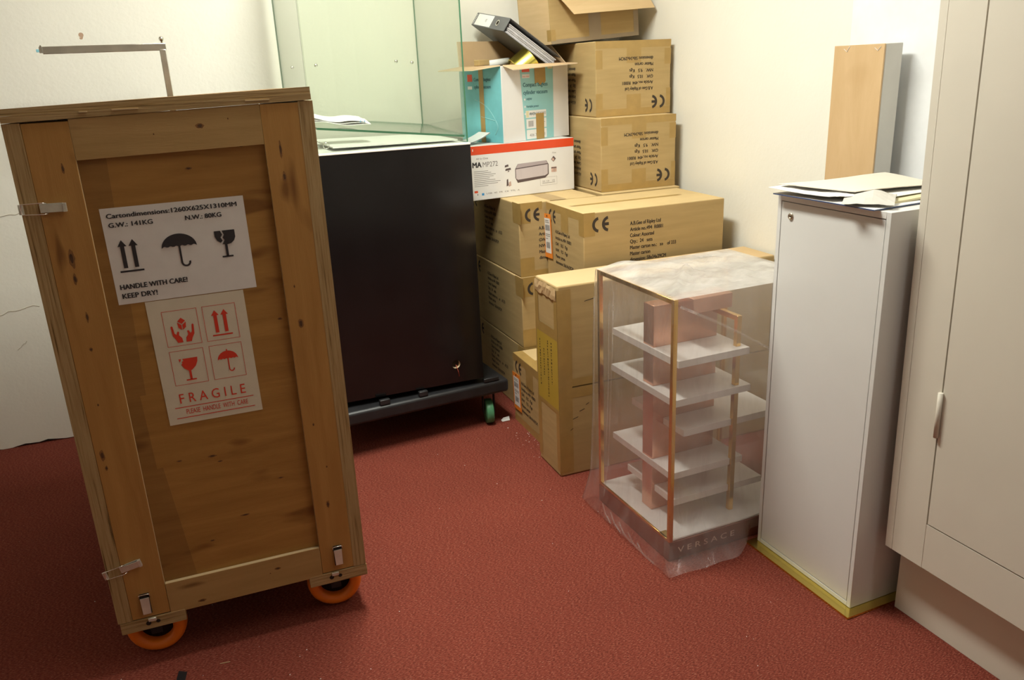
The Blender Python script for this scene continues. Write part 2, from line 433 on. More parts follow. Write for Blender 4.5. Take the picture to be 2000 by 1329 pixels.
# lid: two layers of ply, the left end a little low
b = MB()
L0, L1 = -.300, .298
def lidlayer(za, zc, y0):
    # za/zc = bottom/top height at the left; right end is 15 mm higher
    rise = .014
    v = [(L0, y0, za), (L1, y0, za+rise), (L1, dep+.004, za+rise-.0125), (L0, dep+.004, za-.0195), (L0, y0, zc), (L1, y0, zc+rise), (L1, dep+.004, zc+rise-.0125), (L0, dep+.004, zc-.0195)]
    b.mesh(v, [(0, 1, 5, 4)], 'edge_z'); b.mesh(v, [(1, 2, 6, 5), (2, 3, 7, 6), (3, 0, 4, 7)], 'edge_z'); b.mesh(v, [(4, 5, 6, 7), (3, 2, 1, 0)], 'lid_top')
lidlayer(1.3055, 1.3185, -.002); lidlayer(1.3187, 1.3325, .001)
for x0, x1, zz in ((-.16, -.145, 1.3185), (-.10, -.05, 1.3195), (.16, .21, 1.3230)):
    b.box(x0, x1, -.004, .001, zz, zz+.0025, 'raw_edge')
b.build('lid', CR)
# door
dx0, dx1 = -.268, .268
def knots(b, y, lst):
    '''dark knots and resin streaks in the veneer'''
    F = Frame((0, y, 0), (1, 0, 0), (0, 0, 1))
    for x, z, w_, h_ in lst:
        for k_, (f_, m_) in enumerate(((1.0, 'knot_ring'), (.55, 'knot_core'))):
            n_ = 16; rn = [1+R.uniform(-.16, .16) for _ in range(n_)]
            b.poly(F, [(x+w_*f_*rn[i]*math.cos(2*PI*i/n_), z+h_*f_*rn[i]*math.sin(2*PI*i/n_)) for i in range(n_)], m_, .00008+.00008*k_)
    return b
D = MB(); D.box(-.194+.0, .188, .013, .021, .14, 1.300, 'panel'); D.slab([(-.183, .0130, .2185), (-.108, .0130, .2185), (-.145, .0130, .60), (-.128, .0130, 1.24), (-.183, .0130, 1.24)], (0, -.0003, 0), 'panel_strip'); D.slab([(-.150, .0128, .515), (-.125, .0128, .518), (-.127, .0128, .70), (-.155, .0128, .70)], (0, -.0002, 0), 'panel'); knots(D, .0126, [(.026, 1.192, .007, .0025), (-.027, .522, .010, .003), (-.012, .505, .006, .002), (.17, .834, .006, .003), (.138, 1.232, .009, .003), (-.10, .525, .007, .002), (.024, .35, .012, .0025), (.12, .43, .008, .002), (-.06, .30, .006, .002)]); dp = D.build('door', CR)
ply_line = 'raw_edge'
b = MB(); b.box(dx0, -.183, .0005, .0125, zb+.001, 1.303, 'stile', .0008, 1, {'x+': ply_line}); knots(b, .0005, [(-.229, 1.029, .006, .020), (-.231, .985, .004, .012), (-.230, .828, .0035, .005), (-.254, .579, .005, .014), (-.251, .547, .003, .006), (-.224, .90, .003, .012), (-.210, 1.212, .003, .010), (-.24, .70, .002, .003)]); b.build('stile', dp)
b = MB(); b.box(.188, dx1+.001, .0005, .0125, zb+.001, 1.3155, 'stile', .0008, 1, {'x-': ply_line}); knots(b, .0005, [(.220, 1.218, .003, .018), (.221, 1.159, .0045, .012), (.215, .819, .006, .012), (.211, .909, .002, .004), (.213, .559, .0025, .004), (.223, .336, .004, .010), (.232, .44, .002, .003)]); b.build('stile', dp)
b = MB(); b.slab([(-.1825, .0005, 1.226), (.1875, .0005, 1.232), (.1875, .0005, 1.3163), (-.1825, .0005, 1.3073)], (0, .012, 0), 'rail'); knots(b, .0005, [(.062, 1.279, .009, .0055), (-.03, 1.268, .0015, .002), (.12, 1.29, .0015, .002)]); b.build('rail', dp)
b = MB(); b.box(-.1825, .1875, .0005, .0125, .133, .218, 'rail', .0008, 1, {'z+': ply_line}); knots(b, .0005, [(-.108, .149, .010, .004), (.080, .187, .008, .0035), (.06, .178, .002, .0015)]); b.build('rail', dp)
# dark gap between door and left side panel, widening downwards
b = MB(); b.slab([(-.2682, .004, 1.30), (-.2690, .004, 1.30), (-.2760, .004, .14), (-.2682, .004, .14)], (0, .006, 0), 'slit'); b.build('door_gap', dp)
# faint wider veneer strip inside the panel
# labels
def arrows(b, F, x0, y0, x1, y1, m):
    """two upward arrows on a bar"""
    W, H = x1-x0, y1-y0
    b.rect(F, x0, y0, x1, y0+H*.055, m)
    for cx in (x0+W*.27, x0+W*.73):
        b.rect(F, cx-W*.085, y0+H*.13, cx+W*.085, y0+H*.82, m); b.poly(F, [(cx-W*.19, y0+H*.80), (cx+W*.19, y0+H*.80), (cx, y1)], m, .00045)
def umbrella(b, F, x0, y0, x1, y1, m, tip=False):
    W, H = x1-x0, y1-y0; cx = (x0+x1)/2; r = W/2; cy = y1-H*.40
    if tip: cy = y1-H*.44
    ry = (y1-cy)*(.84 if tip else 1)
    top = [(cx+r*math.cos(PI*i/24), cy+ry*math.sin(PI*i/24)) for i in range(25)]
    # scalloped lower edge
    low = []; k = 6
    for i in range(k):
        for j in range(1, 6):
            t = (i+j/6)/k; low.append((x0+W*t, cy+math.sin(PI*j/6)*H*.05-H*.0*t))
    b.poly(F, top+low, m)
    st = W*.028; b.rect(F, cx-st, y0+H*.13, cx+st, cy+H*.1, m, .00045)
    if tip: b.rect(F, cx-st, y1-H*.1, cx+st, y1, m, .00045)
    hr = W*.115; b.arc(F, cx+hr, y0+H*.14, hr-st, hr+st, PI, 2*PI+.2, m, .00045, 12)
def goblet(b, F, x0, y0, x1, y1, m, bowl=.5, wide=False):
    W, H = x1-x0, y1-y0; cx = (x0+x1)/2
    if wide:
        pts = [(x1-W*.0, y1), (x1-W*.03, y1-H*.18), (x1-W*.15, y1-H*.38), (cx+W*.12, y1-H*.54), (cx-W*.06, y1-H*.57), (x0+W*.22, y1-H*.43), (x0+W*.10, y1-H*.25), (x0+W*.17, y1-H*.20), (x0+W*.15, y1-H*.13), (x0+W*.25, y1-H*.09), (x0+W*.2, y1)]
        b.poly(F, pts, m); b.poly(F, [(x0, y1), (x0+W*.14, y1), (x0+W*.10, y1-H*.09), (x0+W*.05, y1-H*.14)], m)
    else:
        pts = [(x1, y1), (x1, y1-H*.27), (x1-W*.08, y1-H*.40), (x1-W*.25, y1-H*.50), (cx, y1-H*.53), (x0+W*.32, y1-H*.50), (x0+W*.46, y1-H*.36), (x0+W*.38, y1-H*.26), (x0+W*.46, y1-H*.16), (x0+W*.38, y1)]
        b.poly(F, pts, m)
        b.poly(F, [(x0, y1), (x0+W*.30, y1), (x0+W*.38, y1-H*.15), (x0+W*.28, y1-H*.25), (x0+W*.36, y1-H*.37), (x0+W*.25, y1-H*.45), (x0+W*.1, y1-H*.36), (x0, y1-H*.2)], m)
    b.rect(F, cx-W*.06, y0+H*.04, cx+W*.06, y1-H*.5, m, .00045); b.rect(F, cx-W*.27, y0, cx+W*.27, y0+H*.06, m, .00045)
def sheet(b, F, pts, m, nx=18, ny=14, amp=.0007):
    (ax, ay), (bx, by), (cx_, cy_), (dx_, dy_) = pts; vs = []; fs = []
    for j in range(ny+1):
        for i in range(nx+1):
            s_, t_ = i/nx, j/ny
            x = (ax*(1-s_)+bx*s_)*(1-t_)+(dx_*(1-s_)+cx_*s_)*t_; y = (ay*(1-s_)+by*s_)*(1-t_)+(dy_*(1-s_)+cy_*s_)*t_
            vs.append(F.at(x, y, .0006+amp*R.random()**4))
    for j in range(ny):
        for i in range(nx): k = j*(nx+1)+i; fs.append((k, k+1, k+nx+2, k+nx+1))
    b.mesh(vs, fs, m, True)
W1, H1 = .289, .209
F1 = Frame((-.160, .0122, .9145), (1, 0, .004), (0, 0, 1)); o1 = F1.o.copy()
b = MB(); FF = Frame((-.160, .0130, .9145), (.9999, 0, .006), (-.006, 0, .9999))
sheet(b, FF, [(0, 0), (W1, 0), (W1, H1), (0, H1)], 'label_paper')
FI = Frame(FF.o+FF.n*.0016, FF.u, FF.v)
def T1(t, x, ytop, w, cap): b.text(FI, t, x, H1-ytop, w, cap, 'ink', .042)
T1('Cartondimensions:1260X625X1310MM', .011, .0215, .262, .0100); T1('G.W.: 141KG', .012, .041, .086, .0100); T1('N.W.: 80KG', .164, .041, .074, .0100)
arrows(b, FI, .0165, H1-.139, .064, H1-.069, 'ink'); umbrella(b, FI, .106, H1-.142, .178, H1-.068, 'ink'); goblet(b, FI, .217, H1-.132, .260, H1-.072, 'ink')
T1('HANDLE WITH CARE!', .010, .176, .136, .0112); T1('KEEP DRY!', .011, .196, .070, .0112)
tag(b.build('address_label', CR), 'white label with black handling marks')
W2, H2 = .207, .297
b = MB(); FF = Frame((-.105, .0127, .6165), (.9999, 0, .004), (-.012, 0, .9999))
sheet(b, FF, [(0, 0), (W2, 0), (W2, H2), (0, H2)], 'cream_paper', 8, 8, .0001)
FI = Frame(FF.o+FF.n*.0009, FF.u, FF.v)
def bx(u0, v0, u1, v1): return (W2*u0, H2*(1-v1), W2*u1, H2*(1-v0))
for (u0, v0, u1, v1) in ((.136, .09, .49, .37), (.545, .09, .89, .37), (.136, .407, .485, .685), (.545, .407, .89, .685)):
    x0, y0, x1, y1 = bx(u0, v0, u1, v1); b.outline(FI, x0, y0, x1, y1, .0009, 'red_ink')
x0, y0, x1, y1 = bx(.61, .13, .82, .335); arrows(b, FI, x0, y0, x1, y1, 'red_ink')
x0, y0, x1, y1 = bx(.215, .475, .41, .655); goblet(b, FI, x0, y0, x1, y1, 'red_ink', wide=True)
x0, y0, x1, y1 = bx(.615, .45, .83, .64); umbrella(b, FI, x0, y0, x1, y1, 'red_ink', tip=True)
# two hands holding a cube
x0, y0, x1, y1 = bx(.20, .15, .435, .345); Wd, Hd = x1-x0, y1-y0; cx = (x0+x1)/2
def hand(sg):
    q = [(-.07, 0), (-.30, 0), (-.36, .14), (-.47, .30), (-.50, .66), (-.46, .70), (-.41, .67), (-.38, .40), (-.31, .33), (-.24, .46), (-.17, .44), (-.20, .30), (-.09, .18)]
    b.poly(FI, [(cx+sg*a*Wd, y0+c*Hd) for a, c in (q if sg > 0 else q[::-1])], 'red_ink')
hand(1); hand(-1)
for q in ([(0, .99), (.17, .86), (0, .74), (-.17, .86)], [(-.19, .82), (-.02, .70), (-.02, .50), (-.16, .60)], [(.19, .82), (.02, .70), (.02, .50), (.16, .60)]):
    b.poly(FI, [(cx+a*Wd, y0+c*Hd) for a, c in q], 'red_ink')
b.text(FI, 'F R A G I L E', W2*.15, H2*(1-.832), W2*.70, .0245, 'red_ink', .0)
b.rect(FI, W2*.085, H2*(1-.868), W2*.925, H2*(1-.862), 'red_ink')
b.text(FI, 'PLEASE  HANDLE  WITH  CARE', W2*.195, H2*(1-.925), W2*.66, .0125, 'red_ink')
b.rect(FI, W2*.085, H2*(1-.955), W2*.925, H2*(1-.949), 'red_ink')
tag(b.build('fragile_label', CR), 'cream label with red handling marks')
# feet: runners under each side
for x0, x1 in ((-.297, -.150), (.153, .302)):
    b = MB(); b.box(x0, x1, .0, .03, .106, .1375, 'edge_z', .001, 1); f = b.build('foot_block', CR)
    xm = x0+.072 if x0 < 0 else x0+.066
    q = MB(); q.box(xm-.009, xm+.009, -.005, -.0005, .128, .137, 'zinc', .001, 1); q.arc(Frame((0, -.0002, 0), (1, 0, 0), (0, 0, 1)), xm-.010, .123, 0, .006, 0, 2*PI, 'slit', .0005, 10); q.arc(Frame((0, -.0002, 0), (1, 0, 0), (0, 0, 1)), xm+.012, .1235, 0, .005, 0, 2*PI, 'slit', .0005, 10)
    q.build('latch_keeper', f)
    b = MB(); b.box(x0+.004, x1-.004, .19, dep-.20, .106, .1375, 'edge_z', .001, 1)
    b.build('runner', CR)
# wheels
def wheel(x, y):
    r, hwid = .072, .022
    b = MB()
    prof = [(.041, .0), (.041, -.018), (.0445, -.0245), (.055, -.0275), (.0625, -.0265), (.0685, -.020), (.0715, -.010), (.072, 0)]; prof = prof+[(a_, -c_) for a_, c_ in prof[-2::-1]]
    b.lathe(prof, (x, y, r), (.16, 1, 0), 'tyre', 48); wo = b.build('caster_wheel', CR)
    q = MB(); q.lathe([(.0005, -.012), (.012, -.012), (.014, -.004), (.0408, -.003), (.0408, .003), (.014, .004), (.012, .012), (.0005, .012)], (x, y, r), (.16, 1, 0), 'black_hub', 28); q.build('hub', wo)
    q = MB()
    for s in (-1, 1): q.box(x-.013, x+.013, y+s*.031-.0015, y+s*.031+.0015, r-.010, .1385, 'black_hub')
    q.box(x-.035, x+.035, y-.034, y+.034, .1362, .1385, 'black_hub'); q.build('fork', wo)
for x in (-.226, .222):
    for y in (.073, dep-.11): wheel(x, y)
# latches
def latch(name, F, keeper=True):
    """over-centre toggle latch: body, wire bail"""
    b = MB(); o, u, v, n = F.o, F.u, F.v, F.n
    def P(x, y, h): return o+u*x+v*y+n*h
    b.slab([P(0, -.008, .004), P(.040, -.0075, .007), P(.040, .0075, .007), P(0, .008, .004)], n*.0018, 'zinc')
    b.slab([P(.0405, -.0085, .001), P(.047, -.0085, .001), P(.047, .0085, .001), P(.0405, .0085, .001)], n*.009, 'zinc')
    b.slab([P(-.002, -.009, .0004), P(.042, -.009, .0004), P(.042, .009, .0004), P(-.002, .009, .0004)], n*.0022, 'zinc')
    lo = b.build(name, CR)
    q = MB(); q.tube([P(.012, .0105, .005), P(.004, .0115, .009), P(-.034, .0105, .004), P(-.036, .009, .004), P(-.036, -.009, .004), P(-.034, -.0105, .004), P(.004, -.0115, .009), P(.012, -.0105, .005)], .0011, 'chrome', 8)
    q.build('wire_bail', lo)
    if keeper:
        q = MB(); q.slab([P(-.040, -.010, .0003), P(-.031, -.010, .0003), P(-.031, .010, .0003), P(-.040, .010, .0003)], n*.003, 'zinc'); q.build('keeper_plate', lo)
latch('toggle_latch', Frame((-.264, 0, 1.137), (1, 0, -.02), (0, 0, 1)))
latch('toggle_latch', Frame((-.268, 0, .285), (.97, 0, .20), (-.20, 0, .97)))
for x, zz in ((-.232, .207), (.232, .213)):
    q = Frame((x, 0, zz), (0, 0, -1), (1, 0, 0)); b = MB()
    def P(a, c, h): return q.o+q.u*a+q.v*c+q.n*h
    b.slab([P(.0, -.0105, .0004), P(.056, -.0105, .0004), P(.056, .0105, .0004), P(.0, .0105, .0004)], q.n*.002, 'slit')
    b.slab([P(.010, -.010, .005), P(.052, -.009, .008), P(.052, .009, .008), P(.010, .010, .005)], q.n*.002, 'zinc')
    lo = b.build('toggle_latch', CR)
    c_ = MB(); c_.tube([P(.012, .012, .003), P(.002, .012, .005), P(.001, .009, .005), P(.001, -.009, .005), P(.002, -.012, .005), P(.012, -.012, .003)], .0011, 'chrome', 8); c_.build('wire_bail', lo)

# ------------------------------------------------------------------ chrome display rail behind the crate
CHX, CHY = -.028, 3.25
t = thing('chrome_stand', 'chrome stand with one straight horizontal arm rising behind the plywood crate', 'stand', (CHX, CHY, 0))
b = MB(); b.box(-.011, .011, -.011, .011, .012, 1.478, 'chrome', .002); b.build('upright', t)
b = MB(); b.box(-.372, .0125, -.004, .004, 1.474, 1.4985, 'chrome', .0015)
# let the arm sag very slightly to the left
ao = b.build('arm', t)
b = MB(); b.slab([(-.381, -.004, 1.478), (-.372, -.004, 1.478), (-.372, -.004, 1.500), (-.375, -.004, 1.504), (-.381, -.004, 1.496)], (0, .008, 0), 'chrome'); b.build('arm_end_hook', t)
b = MB(); b.box(-.390, -.3815, -.005, .005, 1.481, 1.4905, 'blue_tab', .001); b.build('plastic_tab', t)
b = MB(); b.lathe([(.0003, 0), (.004, .001), (.004, .006), (.0075, .009), (.009, .014), (.0075, .020), (.0003, .0225)], (.001, 0, 1.4985), (0, 0, 1), 'chrome', 20); b.build('knob', t)
b = MB(); b.box(-.14, .14, -.13, .13, 0, .012, 'chrome', .003); b.build('base_plate', t)

# ------------------------------------------------------------------ dolly, plinth, glass case
DL = thing('platform_dolly', 'black plastic platform dolly under the black display plinth', 'dolly', (.345, 2.775, 0), (0, 0, .09))
b = MB(); b.box(0, .705, 0, .55, .139, .193, 'dark_plastic', .012, 3); dk = b.build('deck', DL)
for x0, x1 in ((.175, .215), (.33, .365), (.60, .665)):
    b = MB(); b.box(x0, x1, .004, .022, .194, .215 if x0 < .6 else .210, 'dark_plastic', .003, 2); b.build('lip', DL)
for x, y, m in ((.635, .055, 'green_wheel'), (.03, .10, 'green_wheel'), (.635, .49, 'green_wheel'), (.07, .49, 'green_wheel')):
    b = MB(); r = .05
    b.lathe([(.0004, -.016), (.030, -.016), (.034, -.013), (r-.003, -.015), (r, -.011), (r, .011), (r-.003, .015), (.034, .013), (.030, .016), (.0004, .016)], (x, y, r), (.97, -.25, 0), m, 32); wo = b.build('caster_wheel', DL)
    q = MB(); u_ = Vector((.97, -.25, 0)).normalized(); v_ = Vector((.25, .97, 0)).normalized(); c_ = Vector((x, y, 0))
    for s in (-1, 1):
        p = c_+u_*.021*s
        q.slab([p-v_*.02+Vector((0, 0, .138)), p+v_*.02+Vector((0, 0, .138)), p+v_*.012+Vector((0, 0, .042)), p-v_*.012+Vector((0, 0, .042))], u_*.003*s, 'black_plastic')
    q.box(x-.03, x+.03, y-.03, y+.03, .133, .1385, 'black_plastic'); q.build('fork', wo)

PX, PY, PT = .375, 2.833, .012
PW, PD, PZ0, PZ1 = .568, .55, .216, 1.1175
t = thing('display_plinth', 'glossy black display plinth with cable hole standing on the black dolly', 'plinth', (PX, PY, PZ0), (0, 0, PT))
hz = PZ1-PZ0-.006
# front panel with a round cable hole
hx, hzz, hr = .459, .075, .0165
b = MB(); n = 48; ring = [(hx+hr*math.cos(2*PI*i/n), hzz+hr*math.sin(2*PI*i/n)) for i in range(n)]
def edgept(a):
    c, s = math.cos(a), math.sin(a); k = []
    if c > 0: k.append((PW-hx)/c)
    if c < 0: k.append((0-hx)/c)
    if s > 0: k.append((hz-hzz)/s)
    if s < 0: k.append((0-hzz)/s)
    k = min(k); return (hx+c*k, hzz+s*k)
angs = sorted(set([2*PI*i/n for i in range(n)]+[math.atan2(zc-hzz, xc-hx) % (2*PI) for xc in (0, PW) for zc in (0, hz)]))
for i, a in enumerate(angs):
    a2 = angs[(i+1) % len(angs)]; p, q = (hx+hr*math.cos(a), hzz+hr*math.sin(a)), (hx+hr*math.cos(a2), hzz+hr*math.sin(a2))
    e, f = edgept(a), edgept(a2)
    b.face([(p[0], 0, p[1]), (e[0], 0, e[1]), (f[0], 0, f[1]), (q[0], 0, q[1])], 'gloss_black')
    b.face([(p[0], 0, p[1]), (q[0], 0, q[1]), (q[0], .018, q[1]), (p[0], .018, p[1])], 'card_edge')
b.face([(0, .018, 0), (PW, .018, 0), (PW, .018, hz), (0, .018, hz)], 'slit')
b.box(0, .018, .0005, PD, 0, hz, 'gloss_black'); b.box(PW-.018, PW, .0005, PD, 0, hz, 'gloss_black'); b.box(0.018, PW-.018, PD-.018, PD, 0, hz, 'gloss_black'); b.box(.018, PW-.018, .019, PD-.018, .0, .012, 'slit')
b.build('cabinet_body', t)
b = MB(); b.box(-.001, PW+.001, -.002, PD, hz, hz+.006, 'white_lam', .001, 1); b.build('plinth_top', t)
b = MB(); b.tube([(hx+.001, .006, hzz-.004), (hx+.002, -.003, hzz-.014), (hx+.006, -.004, hzz-.03), (hx+.009, -.003, hzz-.05)], .0011, 'red_wire', 6); b.build('cable_end', t)

# glass case
GX, GY, GT = .392, 2.850, .035
GW, GD, GH = .552, .52, .86
g = thing('glass_display_case', 'tall clear glass case with green edges standing on the black plinth', 'glass case', (GX, GY, PZ1+.0015), (0, 0, GT))
def pane(name, x0, x1, y0, y1, z0, z1, faces):
    b = MB(); b.box(x0, x1, y0, y1, z0, z1, 'glass', 0, 1, {k: 'glass_edge' for k in faces}); return b.build(name, g)
th = .006
pane('front_pane', 0, GW, 0, th, 0, GH, ('x-', 'x+', 'z+', 'z-'))
pane('side_pane', 0, th, th+.0005, GD, 0, GH, ('y+', 'z+', 'z-'))
pane('side_pane', GW-th, GW, th+.0005, GD, 0, GH, ('y+', 'z+', 'z-'))
pane('back_pane', th+.0005, GW-th-.0005, GD-th, GD, 0, GH, ('z+', 'z-'))
b = MB(); b.box(GW-.004, GW+.001, -.0012, .0002, 0, GH, 'glass_edge'); b.build('front_corner_strip', g)
for (x, y, zz) in ((.045, GD-.007, .283), (.135, GD-.007, .287), (.52, GD-.007, .283), (.455, GD-.007, .29)):
    b = MB(); b.lathe([(.0004, -.008), (.006, -.007), (.007, -.003), (.007, 0), (.0004, .0005)], (x, y, zz), (0, 1, 0), 'chrome', 16); b.build('pane_fixing', g)
# leaning glass shelf inside, white sheet below it, papers on it
b = MB(); v0 = [(-.262, -.005, .030), (.262, -.005, -.030), (.262, .43, -.010), (-.262, .43, .050)]
b.slab(v0, (0, 0, .007), 'glass', 'glass_edge')
o = b.build('glass_shelf', loc=(GX+.283, GY+.018+.01, PZ1+.048), rot=(0, 0, GT))
tag(o, 'loose green-edged glass shelf lying tilted inside the glass case', 'glass shelf')
b = MB(); b.slab([(-.20, 0, .008), (.255, .0, .003), (.255, .38, .003), (-.20, .38, .012)], (0, 0, .004), 'white_lam')
o = b.build('white_board', loc=(GX+.272, GY+.05, PZ1+.003), rot=(0, 0, GT)); tag(o, 'white board lying flat under the tilted glass shelf in the case', 'board')
t = thing('paper_stack', 'small stack of white printed papers on the glass shelf in the case', 'papers', (GX+.022, GY+.12, PZ1+.096), (.16, .11, .05))
for k in range(3):
    b = MB(); vs = []; n = 10; sx, sy = .21-.012*k, .10
    for j in range(2):
        for i in range(n+1):
            xx = sx*i/n; vs.append((xx+.003*k, sy*j+.006*k, .003*k+.0035*math.sin(i*.8+k)+(.012 if k == 2 else .004)*abs(i/n-.5)))
    b.mesh(vs, [(i, i+1, n+2+i, n+1+i) for i in range(n)], 'paper', True)
    if k == 2: b.tube([(.17, -.0005, .0115), (.178, .03, .0125)], .0012, 'print_blue', 5); b.tube([(.185, -.0005, .0125), (.193, .03, .013)], .0012, 'print_blue', 5)
    b.build('paper_sheet', t)
t = thing('clip_ring', 'small chrome ring lying on the white board at the left of the case', 'ring', (GX+.047, GY+.022, PZ1+.024), (.2, 0, 0))
b = MB(); b.tube([(.010*math.cos(a*PI/10), 0, .010*math.sin(a*PI/10)) for a in range(20)], .0011, 'chrome', 6, closed=True); b.build('ring', t)

# ------------------------------------------------------------------ printed cartons
def ce(b, F, x, y, w, h, m='box_ink'):
    r = h/2; st = h*.094; a0 = math.radians(100); a1 = math.radians(260)
    b.arc(F, x+r, y+r, r-2*st, r, a0, a1, m); xe = x+w-r*.98
    xe = x+w-h*.50
    cx = xe+r*.95-h*.0
    b.arc(F, cx, y+r, r-2*st, r, a0, a1, m); b.rect(F, cx-r+st, y+r-st, cx-r*.02, y+r+st, m)
END = [('A.B.Gee of Ripley Ltd', .128), ('Article no.:494  R0001', .140), ('GW.   10.5   Kgs', .108), ('NW.   9.5   Kgs', .108), ('Master carton', .083), ('dimension: 58x34x29CM', .155)]
LONG = [('A.B.Gee of Ripley Ltd', .126), ('Article no.:494  R0001', .135), ('Colour: Assorted', .098), ('Qty.:  24   sets', .092), ('Master carton no.:   »»    of 333', .192), ('Master carton', .083), ('dimension: 58x34x29CM', .15)]
def print_end(b, F, W, H):
    ce(b, F, .026, H-.075, .064, .054)
    for i, (s, w_) in enumerate(END): b.text(F, s, .083, H-.108-.0235*i, w_, .0130, 'box_ink', .03)
def print_long(b, F, W, H):
    ce(b, F, .034, H-.073, .068, .056)
    for i, (s, w_) in enumerate(LONG): b.text(F, s, .186, H-.060-.0222*i, w_, .0140, 'box_ink', .03)
def carton(label, loc, t, w, d, h, front, left, flip=False, tapes=(), top='card_lid', group='printed brown cartons', bev=.004, rotx=0., mat='card'):
    o = thing('carton', label, 'carton', loc, (rotx, 0, t), group)
    b = MB(); b.box(0, w, 0, d, 0, h, mat, bev, 2, {'z+': top})
    def fr(side):
        if side == 'f': return Frame((0, 0, 0), (1, 0, 0), (0, 0, 1)) if not flip else Frame((w, 0, h), (-1, 0, 0), (0, 0, -1))
        return Frame((0, d, 0), (0, -1, 0), (0, 0, 1)) if not flip else Frame((0, 0, h), (0, 1, 0), (0, 0, -1))
    for side, fn in (('f', front), ('l', left)):
        if fn: fn(b, fr(side), w if side == 'f' else d, h)
    b.build('carton_body', o)
    for side, x0, y0, x1, y1 in tapes:
        q = MB(); F = {'f': Frame((0, 0, 0), (1, 0, 0), (0, 0, 1)), 'l': Frame((0, d, 0), (0, -1, 0), (0, 0, 1)), 't': Frame((0, 0, h), (1, 0, 0), (0, 1, 0))}[side]
        q.rect(F, x0, y0, x1, y1, 'tape', .00025); q.build('packing_tape', o)
    return o
def end_tapes(W, H, s='f', rich=True):
    c = W/2
    r = [(s, 0, H-.028, W, H), (s, c-.033, H-.085, c+.033, H-.028), (s, 0, 0, W, .028), (s, c-.033, .028, c+.033, .082)]
    if rich: r += [(s, 0, H-.105, .03, H-.034), (s, W-.03, H-.095, W, H-.034), (s, 0, .03, .03, .09), (s, W-.02, .03, W, .10)]
    return r
CH = .29
# level 3 and below, left column (ends face the camera)
tp = [('f', 0, CH-.080, .05, CH), ('f', .05, CH-.03, .10, CH), ('f', 0, 0, .06, .075), ('f', .06, 0, .34, .022), ('l', .50, CH-.08, .58, CH-.0), ('t', .135, 0, .205, .57)]
carton('brown carton topmost of the three behind the black plinth, printer box on it', (1.141, 2.899, .5815), .02, .34, .56, .289, print_end, print_long, False, tp)
carton('middle carton of the three stacked on the dolly side, between two others', (1.137, 2.890, .291), .02, .34, .56, .289, print_end, print_long, False, tp[:-1])
carton('bottom carton of the three stacked on the floor beside the black dolly', (1.137, 2.890, 0), .02, .34, .56, .29, print_end, print_long, False, tp[:-1])
# right column behind: hidden supports for the upside-down cartons
carton('carton directly under the lower upside-down carton, its top behind the wide carton', (1.515, 2.925, .5815), 0, .36, .54, .289, None, None)
carton('carton on the floor in the back right corner at the bottom of the tall stack', (1.515, 2.925, 0), 0, .36, .54, .29, None, None)
carton('second carton from the floor in the back right corner stack', (1.515, 2.925, .291), 0, .36, .54, .289, None, None)
# front row
c1 = carton('wide brown carton with long printed side, orange tag at its left corner', (1.252, 2.563, .5815), -.005, .585, .328, .289, print_long, print_end, False,
       [('f', 0, CH-.085, .045, CH-.001), ('l', 0, CH-.03, .328, CH-.002), ('l', .135, CH-.095, .20, CH-.03), ('l', .29, CH-.085, .328, CH-.03), ('l', .13, 0, .20, .05), ('t', .03, .155, .50, .18)])
carton('carton under the wide brown carton, hidden behind the tall flat carton', (1.252, 2.563, .291), -.005, .585, .31, .289, print_long, None)
c5 = carton('small-looking floor carton with orange tag beside the dolly wheel', (1.08, 2.535, 0), 0, .585, .335, .29, None, print_end, False,
       [('l', 0, CH-.03, .335, CH-.002), ('l', .0, 0, .335, .03), ('l', .135, CH-.115, .205, CH-.03), ('t', 0, .0, .04, .33), ('t', .04, .13, .58, .20)])
# the pair of upside-down cartons
u1 = carton('lower of the two upside-down cartons against the right wall', (1.528, 2.958, .8715), -.005, .342, .50, .288, print_end, print_long, True, end_tapes(.342, .288))
u2 = carton('upper of the two upside-down cartons, under the open carton', (1.548, 3.038, 1.1605), -.004, .342, .46, .288, print_end, print_long, True, end_tapes(.342, .288))
# orange hang tags
def hang_tag(label, loc, rot, w, h):
    t = thing('orange_tag', label, 'tag', loc, rot, None)
    b = MB(); b.box(0, w, 0, .0008, 0, h, 'orange_card'); b.build('tag_card', t)
    F = Frame((0, -.0001, 0), (1, 0, 0), (0, 0, 1)); q = MB()
    q.rect(F, w*.12, h*.11, w*.88, h*.90, 'paper', .0003)
    def bars(y0, y1, x0, x1):
        x = x0
        while x < x1:
            k = R.choice((.0007, .0012, .0018)); q.rect(F, x, y0, min(x+k, x1), y1, 'text_grey', .0006); x += k+R.choice((.0008, .0013))
    bars(h*.62, h*.75, w*.2, w*.8); bars(h*.22, h*.36, w*.25, w*.72)
    for yy, x1 in ((.80, .75), (.84, .7), (.53, .82), (.49, .8), (.43, .5)): q.rect(F, w*.2, h*yy, w*x1, h*yy+h*.014, 'text_grey', .0006)
    q.arc(F, w*.5, h*.95, 0, w*.06, 0, 2*PI, 'slit', .0006, 10)
    q.build('tag_print', t)
    return t
hang_tag('orange-edged barcode tag at the left corner of the wide carton', (1.2495, 2.9, .652), (.0, -.06, -PI/2), .068, .172)
hang_tag('orange-edged barcode tag hanging on the floor carton by the dolly', (1.0765, 2.865, .055), (0, -.05, -PI/2), .078, .155)

